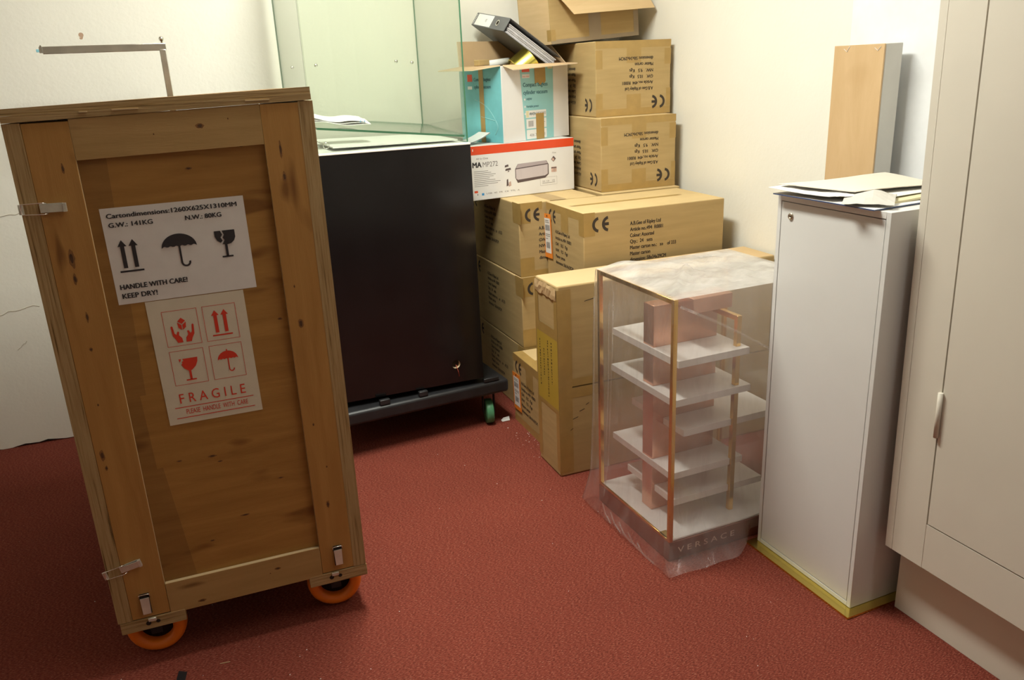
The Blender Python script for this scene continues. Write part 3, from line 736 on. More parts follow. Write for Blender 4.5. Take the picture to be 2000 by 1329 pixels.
# ------------------------------------------------------------------ tall flat carton standing on edge
TW, TD, TH = .865, .1816, .689
t = thing('flat_carton', 'tall narrow brown carton standing on edge behind the plastic-wrapped display', 'carton', (1.038, 2.331, 0), (0, 0, .004))
b = MB(); b.box(0, TW, 0, TD, 0, .328, 'card', .006, 2); b.box(.001, TW-.001, .001, TD-.001, .330, TH, 'card', .007, 2, {'z+': 'card_pale'})
LF = Frame((0, TD, 0), (0, -1, 0), (0, 0, 1))
FF = Frame((0, 0, 0), (1, 0, 0), (0, 0, 1))
for (x, zz, w_) in ((.10, .625, .035), (.05, .21, .02), (.075, .235, .02), (.10, .255, .012), (.04, .17, .01)): b.poly(FF, [(x, zz), (x+w_, zz+.006), (x+w_, zz+.0085), (x, zz+.0025)], 'box_ink', .0006)
b.build('carton_body', t)
q = MB(); q.rect(LF, TD*.05, .345, TD*.98, .50, 'tape_yellow', .0006); q.rect(LF, TD*.05, .25, TD*.98, .345, 'tape_yellow', .0006)
for xx, z0_, z1_ in ((.150, .30, .47), (.118, .345, .44), (.085, .275, .485), (.055, .33, .48)):
    zq = z0_
    while zq < z1_:
        k = R.uniform(.003, .008); q.rect(LF, TD-xx+R.uniform(-.002, .001), zq, TD-xx+R.uniform(.004, .007), zq+k, 'box_ink', .0009); zq += k+R.uniform(.002, .006)
q.build('yellow_label', t)
for z0, z1 in ((.50, .535), (.235, .25)):
    q = MB(); q.rect(LF, 0, z0, TD, z1, 'tape', .0007); q.build('packing_tape', t)
for x0, x1 in ((.0, .028), (TD-.026, TD)):
    q = MB(); q.rect(LF, x0, .02, x1, .675, 'tape', .0004); q.build('packing_tape', t)
q = MB(); q.rect(FF, 0, .012, .05, .675, 'tape', .0004); q.build('packing_tape', t)
q = MB(); q.rect(FF, .05, .332, TW-.01, .36, 'tape', .0004); q.rect(FF, .05, .29, TW-.01, .326, 'tape', .0004); q.build('packing_tape', t)
# crumpled top flap edge over the narrow end
q = MB(); n = 16; vs = []
for j in range(4):
    for i in range(n+1):
        y = TD*i/n; vs.append((-.0015-.002*(j == 1)-.0015*(j == 2)+R.uniform(-.0012, .0012), y*.96+.003, TH-.008-.014*j+R.uniform(-.003, .003)))
q.mesh(vs, [(j*(n+1)+i, (j+1)*(n+1)+i, (j+1)*(n+1)+i+1, j*(n+1)+i+1) for j in range(3) for i in range(n)], 'card_pale', False); q.build('crumpled_flap', t)

# ------------------------------------------------------------------ top open carton
t = thing('open_carton', 'open brown carton with folded-out flap at the very top of the stack', 'carton', (1.433, 3.2, 1.447), (0, -.062, .13))
TW, TD, TH = .438, .25, .21
b = MB(); th = .004
b.box(0, TW, 0, th, 0, TH, 'card'); b.box(0, TW, TD-th, TD, 0, TH, 'card'); b.box(0, th, th, TD-th, 0, TH, 'card_pale'); b.box(TW-th, TW, th, TD-th, 0, TH, 'card'); b.box(th, TW-th, th, TD-th, 0, .004, 'card')
b.build('carton_body', t)
b = MB(); b.slab([(.012, -.002, TH), (TW+.02, -.002, TH), (TW+.024, -.085, TH-.108), (.06, -.088, TH-.106), (.035, -.06, TH-.06)], (0, .004, .001), 'card_pale', 'card_edge'); b.build('front_flap', t)
b = MB(); b.slab([(.001, .004, TH), (.001, TD-.004, TH), (.02, TD-.004, TH+.10), (.02, .004, TH+.10)], (.004, 0, 0), 'card_pale', 'card_edge'); b.build('side_flap', t)
b = MB(); b.slab([(0, TD, TH), (TW, TD, TH), (TW, TD+.02, TH+.12), (0, TD+.02, TH+.12)], (0, -.004, 0), 'card_pale', 'card_edge'); b.build('back_flap', t)
FF = Frame((0, 0, 0), (1, 0, 0), (0, 0, 1)); LF = Frame((0, TD, 0), (0, -1, 0), (0, 0, 1))
q = MB(); q.rect(FF, .185, .012, .245, .12, 'tape_grey', .0005); q.build('packing_tape', t)
q = MB(); q.rect(FF, 0, .0, TW, .016, 'tape_grey', .0004); q.build('packing_tape', t)
q = MB(); q.rect(FF, -.0, .012, .022, .055, 'tape', .0007); q.rect(LF, TD-.03, .012, TD, .055, 'tape', .0007); q.build('packing_tape', t)
q = MB(); q.rect(FF, TW-.025, .016, TW, .10, 'tape_grey', .0007); q.build('packing_tape', t)

# ------------------------------------------------------------------ printer box
PW2, PD2, PH2 = .512, .27, .211
t = thing('printer_box', 'white printer box with red top band beneath the turquoise vacuum box', 'box', (.975, 3.062, .8715), (0, 0, .109))
b = MB(); b.box(0, PW2, 0, PD2, 0, PH2, 'vac_white', .002, 2, {'z+': 'box_grey'})
F = Frame((0, 0, 0), (1, 0, 0), (0, 0, 1))
b.rect(F, .001, PH2-.034, PW2-.001, PH2-.001, 'print_red', .0004)
b.rect(F, .050, PH2-.020, .0535, PH2-.011, 'vac_white', .0006)
b.text(F, 'All In One', .064, PH2-.053, .052, .0075, 'text_grey'); b.text(F, 'MA', .048, PH2-.083, .038, .0215, 'ink', .045); b.text(F, 'MP272', .092, PH2-.083, .066, .0205, 'text_grey', 0.)
for i in range(9): b.rect(F, .052, PH2-.099-.0072*i, .052+(.062, .075, .095, .085, .068, .092, .115, .103, .06)[i], PH2-.0975-.0072*i, 'text_grey', .0004)
b.rect(F, .050, .030, .065, .038, 'print_red'); b.text(F, '1', .062, .020, .003, .006, 'ink')
b.rect(F, .082, .018, .092, .027, 'print_blue'); b.text(F, 'USB  45  FR  CE  TFL  A', .102, .021, .15, .006, 'text_grey', .0)
# printer picture
def pl(pts, m, h): b.poly(F, pts, m, h)
ox, oz = .2345, .052
pl([(ox, oz+.020), (ox+.010, oz), (ox+.138, oz+.0085), (ox+.155, oz+.022), (ox+.155, oz+.062), (ox+.145, oz+.078), (ox+.013, oz+.0745), (ox, oz+.055)], 'print_dark', .0005)
pl([(ox+.003, oz+.018), (ox+.011, oz+.012), (ox+.137, oz+.018), (ox+.150, oz+.024), (ox+.151, oz+.062), (ox+.003, oz+.054)], 'print_light', .0007)
pl([(ox+.004, oz+.058), (ox+.151, oz+.066), (ox+.143, oz+.078), (ox+.014, oz+.0745)], 'print_grey', .0007)
for xx in (ox+.026, ox+.128): b.rect(F, xx, oz+.017, xx+.0006, oz+.058, 'print_grey', .0009)
# small pictures
for (x, zz, w_, h_, m) in ((.188, .118, .018, .008, 'print_dark'), (.190, .104, .026, .008, 'print_dark'), (.200, .098, .008, .004, 'print_dark'), (.193, .043, .010, .026, 'print_dark'), (.203, .041, .012, .018, 'photo_pink')):
    pl([(x, zz), (x+w_, zz+.003), (x+w_-.002, zz+h_+.003), (x+.002, zz+h_)], m, .0005)
pl([(.402, .132), (.413, .121), (.425, .133), (.414, .145)], 'print_dark', .0005); pl([(.404, .132), (.413, .123), (.418, .132), (.411, .138)], 'photo_pink', .0007)
b.rect(F, .402, .080, .427, .101, 'photo_pink', .0005); b.rect(F, .402, .095, .427, .099, 'print_dark', .0007)
b.text(F, 'One', .408, .155, .018, .006, 'text_grey')
b.outline(F, .348, .030, .428, .062, .0006, 'text_grey'); b.text(F, 'E.A   C.B', .360, .043, .03, .007, 'text_grey'); b.text(F, 'CE', .405, .043, .012, .007, 'text_grey'); b.rect(F, .358, .038, .418, .0395, 'text_grey')
b.build('box_body', t)

# ------------------------------------------------------------------ vacuum box and what sticks out of it
VW, VD, VH = .372, .255, .290
VT = .378
VC = thing('vacuum_box', 'open turquoise and white vacuum cleaner box with flaps out on printer box', 'box', (1.168, 3.088, 1.0835), (0, 0, VT))
b = MB(); th = .005
b.box(0, VW, 0, th, 0, VH, 'vac_white', 0, 1, {'y+': 'card_in', 'z+': 'card_edge'}); b.box(0, th, th, VD, 0, VH, 'vac_deep', 0, 1, {'x+': 'card_in', 'z+': 'card_edge'})
b.box(VW-th, VW, th, VD, 0, VH, 'vac_white', 0, 1, {'x-': 'card_in', 'z+': 'card_edge'}); b.box(th, VW-th, VD-th, VD, 0, VH, 'vac_white', 0, 1, {'y-': 'card_in', 'z+': 'card_edge'}); b.box(th, VW-th, th, VD-th, 0, .005, 'card_in')
F = Frame((0, 0, 0), (1, 0, 0), (0, 0, 1)); LF = Frame((0, VD, 0), (0, -1, 0), (0, 0, 1))
b.poly(F, [(.118, .0), (.280, .0), (.284, VH), (.096, VH)], 'vac_blue', .0004)
b.rect(F, .108, .263, .150, .278, 'print_red', .0007); b.rect(F, .108, .240, .150, .255, 'vac_white', .0007); b.text(F, 'easy clean', .111, .2445, .036, .005, 'red_ink', 0, .001)
b.text(F, 'Compact bagless', .112, .207, .138, .0165, 'teal_ink', .03, .0008); b.text(F, 'cylinder vacuum', .113, .178, .135, .0165, 'teal_ink', .03, .0008)
for i, s in enumerate(('1400W', 'Variable power', '2L capacity')):
    b.arc(F, .119, .159-.028*i, 0, .004, 0, 2*PI, 'vac_white', .0008, 10); b.text(F, s, .127, .155-.028*i, (.032, .070, .052)[i], .0095, 'teal_ink', .02, .0008)
b.rect(F, .122, .087, .238, .115, 'paper', .0007); b.rect(F, .124, .089, .138, .114, 'yellow_paper', .001); b.text(F, 'P/O 383000', .145, .096, .090, .012, 'text_grey', .0, .001)
b.rect(F, .124, .045, .238, .082, 'paper', .0007); b.rect(F, .124, .004, .238, .040, 'paper', .0007)
x = .135
while x < .163: k = R.choice((.001, .0018)); b.rect(F, x, .052, x+k, .075, 'text_grey', .001); x += k+.0013
b.text(F, '406 7 3 1 01', .140, .013, .088, .012, 'text_grey', .0, .001)
b.rect(F, .205, .066, .23, .0675, 'text_grey', .001); b.rect(F, .205, .058, .225, .0595, 'text_grey', .001)
# left side print
b.rect(LF, VD-.205, .235, VD-.175, .262, 'print_red', .0006); b.rect(LF, VD-.205, .205, VD-.178, .217, 'vac_white', .0006)
b.text(LF, 'Compact bagless', VD-.165, .236, .10, .014, 'teal_ink', .03, .0006); b.text(LF, 'cylinder vacuum', VD-.165, .208, .10, .014, 'teal_ink', .03, .0006)
hose = [(VD-.165+.12*i/14, .165-.03*(i/14)-.05*(i/14)**3) for i in range(15)]
b.tube([LF.at(x, y, .0004) for x, y in hose], .0012, 'vac_blue', 5); b.tube([LF.at(VD-.045+.012*math.sin(i*.4), .085-.006*i, .0004) for i in range(10)], .0014, 'vac_blue', 5); b.tube([LF.at(VD-.13+.008*i, .10-.0015*i, .0004) for i in range(11)], .0012, 'vac_blue', 5)
b.build('box_body', VC)
b = MB(); b.slab([(.008, -.001, VH-.001), (VW-.002, -.001, VH-.001), (.330, -.095, VH-.004), (.018, -.050, VH-.018)], (0, 0, .004), 'card_in', 'card_edge'); b.build('front_flap', VC)
b = MB(); b.slab([(-.001, .004, VH-.001), (-.001, VD, VH-.001), (-.125, VD-.02, VH-.012), (-.105, .050, VH-.014)], (0, 0, .004), 'card_in', 'card_edge'); b.build('side_flap', VC)
b = MB(); b.slab([(.0, VD-.001, VH), (VW, VD-.001, VH), (VW-.02, VD+.018, VH+.10), (.01, VD+.018, VH+.10)], (0, -.004, 0), 'card_in', 'card_edge'); b.build('back_flap', VC)
b = MB(); b.slab([(VW-.001, .006, VH), (VW-.001, VD-.01, VH), (VW-.035, VD-.01, VH+.085), (VW-.03, .075, VH+.085)], (-.004, 0, 0), 'card_in', 'card_edge'); b.build('side_flap', VC)
q = MB(); q.poly(F, [(.176, VH-.002), (.238, VH-.002), (.240, .225), (.230, .215), (.222, .222), (.208, .210), (.196, .222), (.178, .216)], 'tape', .0012); q.build('packing_tape', VC)
q = MB(); q.rect(F, .178, .0, .224, .102, 'tape', .0012); q.build('packing_tape', VC)
q = MB(); q.rect(F, .252, .272, .280, .288, 'yellow_paper', .0012); q.build('masking_tape', VC)
q = MB(); q.rect(LF, VD-.135, 0, VD-.108, VH-.004, 'tape', .0012); q.build('packing_tape', VC)

# ring binder
def rigid(A, L, D, W):
    return Matrix((L.normalized(), D.normalized(), W.normalized())).transposed()
A = Vector((1.247, 3.171, 1.549)); Lv = Vector((-.031, .287, .041)).normalized(); Dv = Vector((.232, .046, -.151)); Dv = (Dv-Lv*Dv.dot(Lv)).normalized(); Wv = Lv.cross(Dv)
if Wv.z > 0: Wv = -Wv
# local axes: x = Dv (from spine to fore-edge), y = Lv (along spine), z = x cross y
X, Y = Dv, Lv; Z = X.cross(Y); Mx = Matrix((X, Y, Z)).transposed()
bl, bd, bw = .293, .283, .057
sgn = 1 if Z.dot(Wv) > 0 else -1
t = thing('ring_binder', 'dark grey lever arch binder full of sheets tilted in the vacuum box', 'binder', A)
t.rotation_euler = Mx.to_euler()
def zz(a): return a*sgn
b = MB(); za, zc = sorted((zz(0), zz(bw)))
b.box(0, .004, 0, bl, za, zc, 'binder', .001, 1, {'x+': 'binder_in'})
SF = Frame((0, 0, zz(0)), (0, -1, 0), (0, 0, sgn)) if False else None
b.build('spine', t)
b = MB(); a0, a1 = sorted((zz(0), zz(.0025))); b.box(.0042, bd, 0, bl, a0, a1, 'binder', .0008, 1, {'z-' if sgn > 0 else 'z+': 'binder', 'z+' if sgn > 0 else 'z-': 'binder_in'}); b.build('cover', t)
b = MB(); a0, a1 = sorted((zz(bw-.0025), zz(bw))); b.box(.0042, bd, 0, bl, a0, a1, 'binder', .0008, 1)
b.build('cover', t)
# label and finger ring on the outside of the spine (normal -x)
FS = Frame((0, bl, zz(0)), (0, -1, 0), (0, 0, sgn)); 
if FS.n.x > 0: FS = Frame((0, bl, zz(bw)), (0, -1, 0), (0, 0, -sgn))
upf = 1
b = MB(); b.rect(FS, .022, .004, .165, bw-.004, 'paper', .0005)
b.rect(FS, .105, .024, .108, .036, 'text_grey', .0008); b.rect(FS, .112, .022, .115, .037, 'text_grey', .0008)
for i in range(7): b.rect(FS, .008, .006+.0065*i, .014, .010+.0065*i, 'paper', .0008)
b.build('spine_label', t)
b = MB(); b.arc(FS, .215, bw/2, 0, .009, 0, 2*PI, 'slit', .0006, 18); b.arc(FS, .215, bw/2, .009, .0125, 0, 2*PI, 'chrome', .001, 20); b.build('finger_ring', t)
b = MB()
for k in range(7):
    a0, a1 = sorted((zz(.018+.0052*k), zz(.0222+.0052*k))); b.box(.012+.003*(k % 3), bd-.012-.004*(k % 2), .004+.002*(k % 3), bl-.006, a0, a1, 'sheets')
b.build('sheet_block', t)
# gold tape roll, rolled paper, black bag, small carton inside the vacuum box
t = thing('gold_foil_roll', 'shiny gold foil tape roll in the vacuum box under the binder', 'roll', (1.330, 3.238, 1.366), (0, 0, 0))
b = MB(); b.sharp_lathe([(.030, -.040), (.062, -.040), (.064, -.038), (.064, .038), (.062, .040), (.030, .040), (.030, -.040)], (0, 0, .0), (.72, -.10, .50), 'gold_foil', 40); b.build('foil', t)
b = MB(); b.sharp_lathe([(.026, -.0405), (.0298, -.0405), (.0298, .0405), (.026, .0405), (.026, -.0405)], (0, 0, .0), (.72, -.10, .50), 'card_in', 32); b.build('core', t)
b = MB(); b.tube([(1.175, 3.262, 1.380), (1.225, 3.285, 1.384), (1.285, 3.308, 1.389)], [.016, .016, .016], 'paper', 16)
tag(b.build('paper_roll'), 'white rolled paper lying across the open vacuum box at the left', 'paper roll')
b = MB(); b.box(-.028, .028, -.016, .016, -.012, .010, 'card', .002, 1)
tag(b.build('small_carton', loc=(1.135, 3.215, 1.3895), rot=(0, 0, VT)), 'tiny brown card box on the left rim of the vacuum box', 'box')
b = MB(); bm = bmesh.new(); bmesh.ops.create_icosphere(bm, subdivisions=3, radius=.05)
for v in bm.verts: v.co *= 1+R.uniform(-.14, .14); v.co.z *= .55; v.co.x *= 1.1
b.mesh([v.co for v in bm.verts], [[v.index for v in f.verts] for f in bm.faces], 'bin_bag', False); bm.free()
tag(b.build('plastic_bag', loc=(1.222, 3.188, 1.332), rot=(0, 0, .4)), 'crumpled black plastic bag inside the vacuum box near its front flap', 'bag')
b = MB(); n = 8; vs = []
for j in range(2):
    for i in range(n+1): s_ = i/n; vs.append((.13*s_, .10*j*(1-.2*s_), .035*s_*s_+.002))
b.mesh(vs, [(i, i+1, n+2+i, n+1+i) for i in range(n)], 'vac_white', True); b.mesh([(x, y, z+.003) for x, y, z in vs], [(i, i+1, n+2+i, n+1+i) for i in range(n)], 'vac_white', True)
b.slab([(.128, 0, .0355), (.1315, 0, .037), (.1315, .08, .037), (.128, .08, .0355)], (0, 0, .003), 'vac_white', 'tape')
tag(b.build('white_card', loc=(1.000, 3.105, 1.0845), rot=(0, 0, .25)), 'bent white card lying on the printer box beside the glass case', 'card')

# ------------------------------------------------------------------ plastic-wrapped display case
DS = thing('jewellery_display', 'small gold-framed display case with white shelves, wrapped in clear plastic film', 'display case', (1.103, 1.734, 0), (0, 0, .042))
W, Dd, zb, ztp = .480, .402, .067, .781
b = MB(); b.box(0, W, 0, Dd, .0, zb-.006, 'copper_base', .002, 1)
F = Frame((0, 0, 0), (1, 0, 0), (0, 0, 1)); b.text(F, 'V E R S A C E', .030, .022, .200, .0190, 'letter_pale', .006, .0006); b.build('base', DS)
b = MB(); b.box(.004, W-.004, .004, Dd-.004, zb-.0058, zb, 'acrylic', .001, 1); b.build('floor_board', DS)
pw = .013
for (x, y) in ((0, 0), (0, Dd-pw), (W-pw, Dd-pw)):
    b = MB(); b.box(x, x+pw, y, y+pw, zb-.0055, ztp, 'gold', .0008, 1); b.build('frame_post', DS)
for nm, bb in (('top', (0, pw, pw+.0003, Dd-pw-.0003, ztp-pw, ztp)), ('back', (pw+.0003, W-pw-.0003, Dd-pw, Dd, ztp-pw, ztp)), ('low', (-.0005, .005, pw+.0003, Dd-pw-.0003, zb-.005, zb+.004))):
    b = MB(); b.box(*bb, 'gold', .0008, 1); b.build('frame_rail', DS)
b = MB(); b.box(-.001, .024, .014, .052, zb+.0005, zb+.004, 'brass', .0005, 1); b.build('brass_foot', DS)
def apane(x0, x1, y0, y1, z0, z1):
    b = MB(); b.box(x0, x1, y0, y1, z0, z1, 'pane'); return b.build('clear_pane', DS)
apane(.004, .007, pw+.0005, Dd-pw-.0005, zb+.0045, ztp-pw-.0005)
apane(pw+.0005, W-.0005, .004, .007, zb+.0005, ztp-.003)
apane(W-.004, W-.001, .0075, Dd-pw-.0005, zb+.0005, ztp-.003)
apane(.0075, W-.0045, pw+.001, Dd-pw-.001, ztp-.0028, ztp-.0003)
# copper column, gold uprights and staggered shelves
cx0, cx1, cy0, cy1 = .052, .272, .172, .225
b = MB(); b.box(cx0, cx1, cy0, cy1, zb+.0005, .715, 'copper', .001, 1); b.build('copper_column', DS)
b = MB(); b.box(.255, .270, .060, .075, zb+.0005, .682, 'gold', .0006, 1); b.build('gold_upright', DS)
b = MB(); b.box(.255, .270, .0755, .1715, .667, .682, 'gold', .0006, 1); b.build('gold_bar', DS)
b = MB(); b.box(.130, .262, .095, .1715, .700, .742, 'copper', .001, 1); b.build('copper_block', DS)
for (fx, fy, rx, ly, zt_) in ((.047, .040, .285, .392, .592), (.042, .048, .302, .392, .474), (.089, .068, .430, .345, .3665), (.048, .066, .300, .392, .239), (.062, .068, .378, .325, .151)):
    b = MB(); hole = None
    # plate in four pieces round the column so that nothing intersects it
    z0 = zt_-.020
    pcs = [(fx, rx, fy, cy0-.0008), (fx, rx, cy1+.0008, ly)]
    if fx < cx0: pcs.append((fx, cx0-.0008, cy0-.0008, cy1+.0008))
    if rx > cx1: pcs.append((cx1+.0008, rx, cy0-.0008, cy1+.0008))
    for (a, c, d_, e) in pcs:
        if d_ < .060 and a < .255 < c:   # leave room for the gold upright
            b.box(a, .2543, d_, e, z0, zt_, 'acrylic'); b.box(.2543, min(c, .2707), d_, .0593, z0, zt_, 'acrylic'); b.box(.2543, min(c, .2707), .0757, e, z0, zt_, 'acrylic')
            if c > .2707: b.box(.2707, c, d_, e, z0, zt_, 'acrylic')
        elif d_ < .075 and a < .255 < c:
            b.box(a, .2543, d_, e, z0, zt_, 'acrylic'); b.box(.2543, .2707, .0757, e, z0, zt_, 'acrylic'); b.box(.2707, c, d_, e, z0, zt_, 'acrylic')
        else: b.box(a, c, d_, e, z0, zt_, 'acrylic')
    b.build('shelf', DS)
# the film: rings from the top down to the carpet, following the case and flaring into a crumpled skirt
def ringpts(off_l, off_f, off_r, off_b, n=44):
    x0, x1, y0, y1 = -off_l, W+off_r, -off_f, Dd+off_b
    P = []
    for i in range(n): P.append((x0+(x1-x0)*i/n, y0))
    for i in range(n): P.append((x1, y0+(y1-y0)*i/n))
    for i in range(n): P.append((x1-(x1-x0)*i/n, y1))
    for i in range(n): P.append((x0, y1-(y1-y0)*i/n))
    return P
b = MB(); rings = []
lv = [(.7825, .0015, .0015, .004, .004, 0), (.775, .003, .003, .006, .006, .0006), (.70, .005, .004, .008, .010, .002), (.55, .009, .005, .009, .012, .003), (.40, .010, .006, .010, .012, .0035), (.28, .013, .008, .010, .014, .004), (.17, .018, .012, .010, .016, .0045), (.10, .024, .018, .012, .018, .005), (.055, .036, .034, .012, .02, .006), (.022, .046, .062, .012, .022, .006), (.006, .050, .080, .012, .024, .004)]
nn = 44; tot = 4*nn
ph = [R.uniform(0, 6.28) for _ in range(8)]
for (zv, ol, of, orr, ob, am) in lv:
    P = ringpts(ol, of, orr, ob, nn); ring = []
    for i, (x, y) in enumerate(P):
        q = i/tot*2*PI
        w_ = math.sin(9*q+ph[0]+zv*5)+.7*math.sin(17*q+ph[1]-zv*9)+.5*math.sin(31*q+ph[2]+zv*14)
        cxm, cym = W/2, Dd/2; dd = Vector((x-cxm, y-cym)); dd.normalize()
        k = am*.5*(1+.6*w_)
        # front skirt bellies outwards and its hem rises to the right
        zz_ = zv+am*.35*math.sin(23*q+ph[3])
        if i < nn and zv < .12: s_ = i/nn; k += .016*math.sin(PI*min(1, s_*1.2))*(1-zv/.12); k -= max(0, min(1, (s_-.42)/.2))*(of+k-.012) if of+k > .012 else 0; zz_ += (.010+.055*s_*s_)*(1-zv/.12)
        if i >= 3*nn and zv < .12: zz_ += .004*(1-zv/.12)
        ring.append((x+dd.x*k, y+dd.y*k, max(zz_, .004)))
    rings.append(ring)
vs = [p for r_ in rings for p in r_]
fs = [(j*tot+i, j*tot+(i+1) % tot, (j+1)*tot+(i+1) % tot, (j+1)*tot+i) for j in range(len(lv)-1) for i in range(tot) if not (nn <= i < 3*nn and False)]
b.mesh(vs, fs, 'bag', True)
FB = thing('plastic_film', 'clear crinkled plastic film draped over the gold-framed display case', 'plastic film', DS.location, (0, 0, .042))
b.build('film_sides', FB)
def fold(pts, w_):
    '''a narrow doubled-over pleat lying on the film'''
    q = MB()
    for (p, n_), (p2, n2) in zip(pts, pts[1:]):
        p, p2 = Vector(p), Vector(p2); d = (p2-p).normalized(); side = d.cross(Vector(n_)).normalized()*w_*.5; o_ = Vector(n_)*.0022
        q.face([p-side, p2-side, p2+o_, p+o_], 'bag_fold', True); q.face([p+o_, p2+o_, p2+side, p+side], 'bag_fold', True)
    q.build('film_fold', FB)
L_, F_ = (-1, 0, 0), (0, -1, 0)
fold([((-.012, .285, .74), L_), ((-.014, .29, .55), L_), ((-.016, .30, .36), L_), ((-.020, .305, .20), L_), ((-.034, .31, .07), L_)], .007)
fold([((-.012, .31, .70), L_), ((-.014, .312, .45), L_), ((-.018, .32, .22), L_)], .004)
fold([((.012, -.010, .765), F_), ((.10, -.011, .72), F_), ((.20, -.011, .665), F_), ((.29, -.012, .610), F_), ((.38, -.013, .56), F_)], .007)
fold([((-.014, .395, .70), L_), ((-.018, .398, .40), L_), ((-.030, .40, .12), L_)], .006)
for k in range(5): fold([((-.045-.006*k, .30-.06*k, .05), L_), ((-.052-.004*k, .27-.06*k, .03), L_), ((-.056, .23-.06*k, .016), L_)], .010)
b = MB(); nx, ny = 46, 40; vs = []
for j in range(ny+1):
    for i in range(nx+1):
        x, y = -.0015+(W+.0055)*i/nx, -.0015+(Dd+.0055)*j/ny
        e = min(i, nx-i, j, ny-j)/6; e = min(1, e)
        hgt = abs(math.sin(7*x*6+ph[4]+9*y*3))*.006+abs(math.sin(21*x+31*y+ph[5]))*.006+abs(math.sin(37*x-25*y+ph[6]))*.004+R.uniform(0, .0015)
        # a big pleat running in from the front corner and a raised left rear fold
        d1 = abs((y-.03)-(x-.02)*1.1); hgt += .016*max(0, 1-d1/.035)*(1 if .03 < x < .2 else 0)
        hgt += .022*math.exp(-((x-.09)**2/.004+(y-Dd+.02)**2/.0006))
        vs.append((x, y, .7828+hgt*e + (.012*math.exp(-((x-.09)**2/.003)) if j == ny else 0)))
b.mesh(vs, [(j*(nx+1)+i, j*(nx+1)+i+1, (j+1)*(nx+1)+i+1, (j+1)*(nx+1)+i) for j in range(ny) for i in range(nx)], 'bag_top', True)
b.build('film_top', FB)

# ------------------------------------------------------------------ white locker cabinet on its brass sheet
b = MB(); b.slab([(-.030, -.024, 0), (.19, -.024, 0), (.36, -.024, 0), (.36, .375, 0), (-.030, .375, 0)], (0, 0, .006), 'brass', 'gold_foil')
o = b.build('brass_sheet', loc=(1.403, 1.350, .0006), rot=(0, 0, .0)); o.rotation_euler = (0, 0, .035)
tag(o, 'flat brass sheet on the carpet under the white locker cabinet', 'metal sheet')
CW, CDp, CHt, Z0 = .36, .360, 1.024, .0075
CB = thing('locker_cabinet', 'tall narrow white cabinet with round lock standing beside the cream cupboard', 'cabinet', (1.405, 1.351, Z0), (0, 0, .036))
fr_ = .0125
b = MB()
b.box(.0, CW, 0, fr_, 0, CHt, 'cab_white', .0008, 1); b.box(0, CW, CDp-fr_, CDp, 0, CHt, 'cab_white', .0008, 1)
b.box(0, CW, fr_+.0002, CDp-fr_-.0002, CHt-.016, CHt, 'cab_white', .0008, 1); b.box(0, CW, fr_+.0002, CDp-fr_-.0002, 0, fr_, 'cab_white', .0008, 1)
b.box(CW-.012, CW-.001, fr_+.0003, CDp-fr_-.0003, fr_, CHt-.016, 'cab_white'); b.box(.021, .022, fr_+.0003, CDp-fr_-.0003, fr_+.0003, CHt-.0165, 'slit')
b.build('carcass', CB)
b = MB(); b.box(.0008, .019, fr_+.002, CDp-fr_-.002, fr_+.002, CHt-.018, 'cab_white', .0006, 1); do = b.build('cabinet_door', CB)
b = MB(); b.lathe([(.0003, 0.0025), (.004, .0022), (.0042, .0035), (.0078, .0035), (.0088, .0015), (.0088, -.0005)], (.0008, CDp-.050, CHt-.052), (-1, 0, 0), 'lock', 24)
b.box(-.0023, -.0015, CDp-.0512, CDp-.0488, CHt-.0535, CHt-.0505, 'slit'); b.build('cam_lock', do)
# papers on top
def sheetobj(name, label, cat, pts, z, m, thick=.0015, wav=.003, edge=None, nx=14, seed=1):
    rn = random.Random(seed); b = MB(); ny = 10; top = []
    ph1, ph2 = rn.uniform(0, 6), rn.uniform(0, 6)
    for j in range(ny+1):
        for i in range(nx+1):
            s_, t_ = i/nx, j/ny
            p = [(pts[0][k]*(1-s_)+pts[1][k]*s_)*(1-t_)+(pts[3][k]*(1-s_)+pts[2][k]*s_)*t_ for k in range(2)]
            top.append((p[0], p[1], wav*(.5+.5*math.sin(5*s_+ph1)*math.cos(4*t_+ph2))+rn.uniform(0, wav*.15)+(pts[0][2] if len(pts[0]) > 2 else 0)))
    fs = [(j*(nx+1)+i, j*(nx+1)+i+1, (j+1)*(nx+1)+i+1, (j+1)*(nx+1)+i) for j in range(ny) for i in range(nx)]
    b.mesh([(x, y, z_+thick) for x, y, z_ in top], fs, m, True); b.mesh(top, [f[::-1] for f in fs], m, True)
    loop = [i for i in range(nx+1)]+[(j*(nx+1)+nx) for j in range(1, ny+1)]+[ny*(nx+1)+i for i in range(nx-1, -1, -1)]+[j*(nx+1) for j in range(ny-1, 0, -1)]
    for a, c in zip(loop, loop[1:]+loop[:1]):
        p, q = top[a], top[c]; b.face([p, q, (q[0], q[1], q[2]+thick), (p[0], p[1], p[2]+thick)], edge or m)
    o = b.build(name, loc=(1.405, 1.351, z), rot=(0, 0, .036)); return tag(o, label, cat)
zt_ = Z0+CHt+.0006
o = sheetobj('magazine', 'pale magazine with blue edge at the bottom of the papers on the cabinet', 'magazine', [(-.020, .030), (.33, .055), (.33, .355), (-.022, .355)], zt_, 'paper', .0028, .0015, 'navy')
o = sheetobj('padded_envelope', 'pale yellow envelope with printed letters under the white sheet on the cabinet', 'envelope', [(.055, .060), (.34, .075), (.34, .30), (.03, .27)], zt_+.0032, 'yellow_paper', .005, .003, 'yellow_paper', seed=3)
b = MB(); ef = Frame((1.405+.16, 1.351+.075, zt_+.0115), (math.cos(.09), math.sin(.09), 0), (-math.sin(.09)*.6, .6, .8)); 
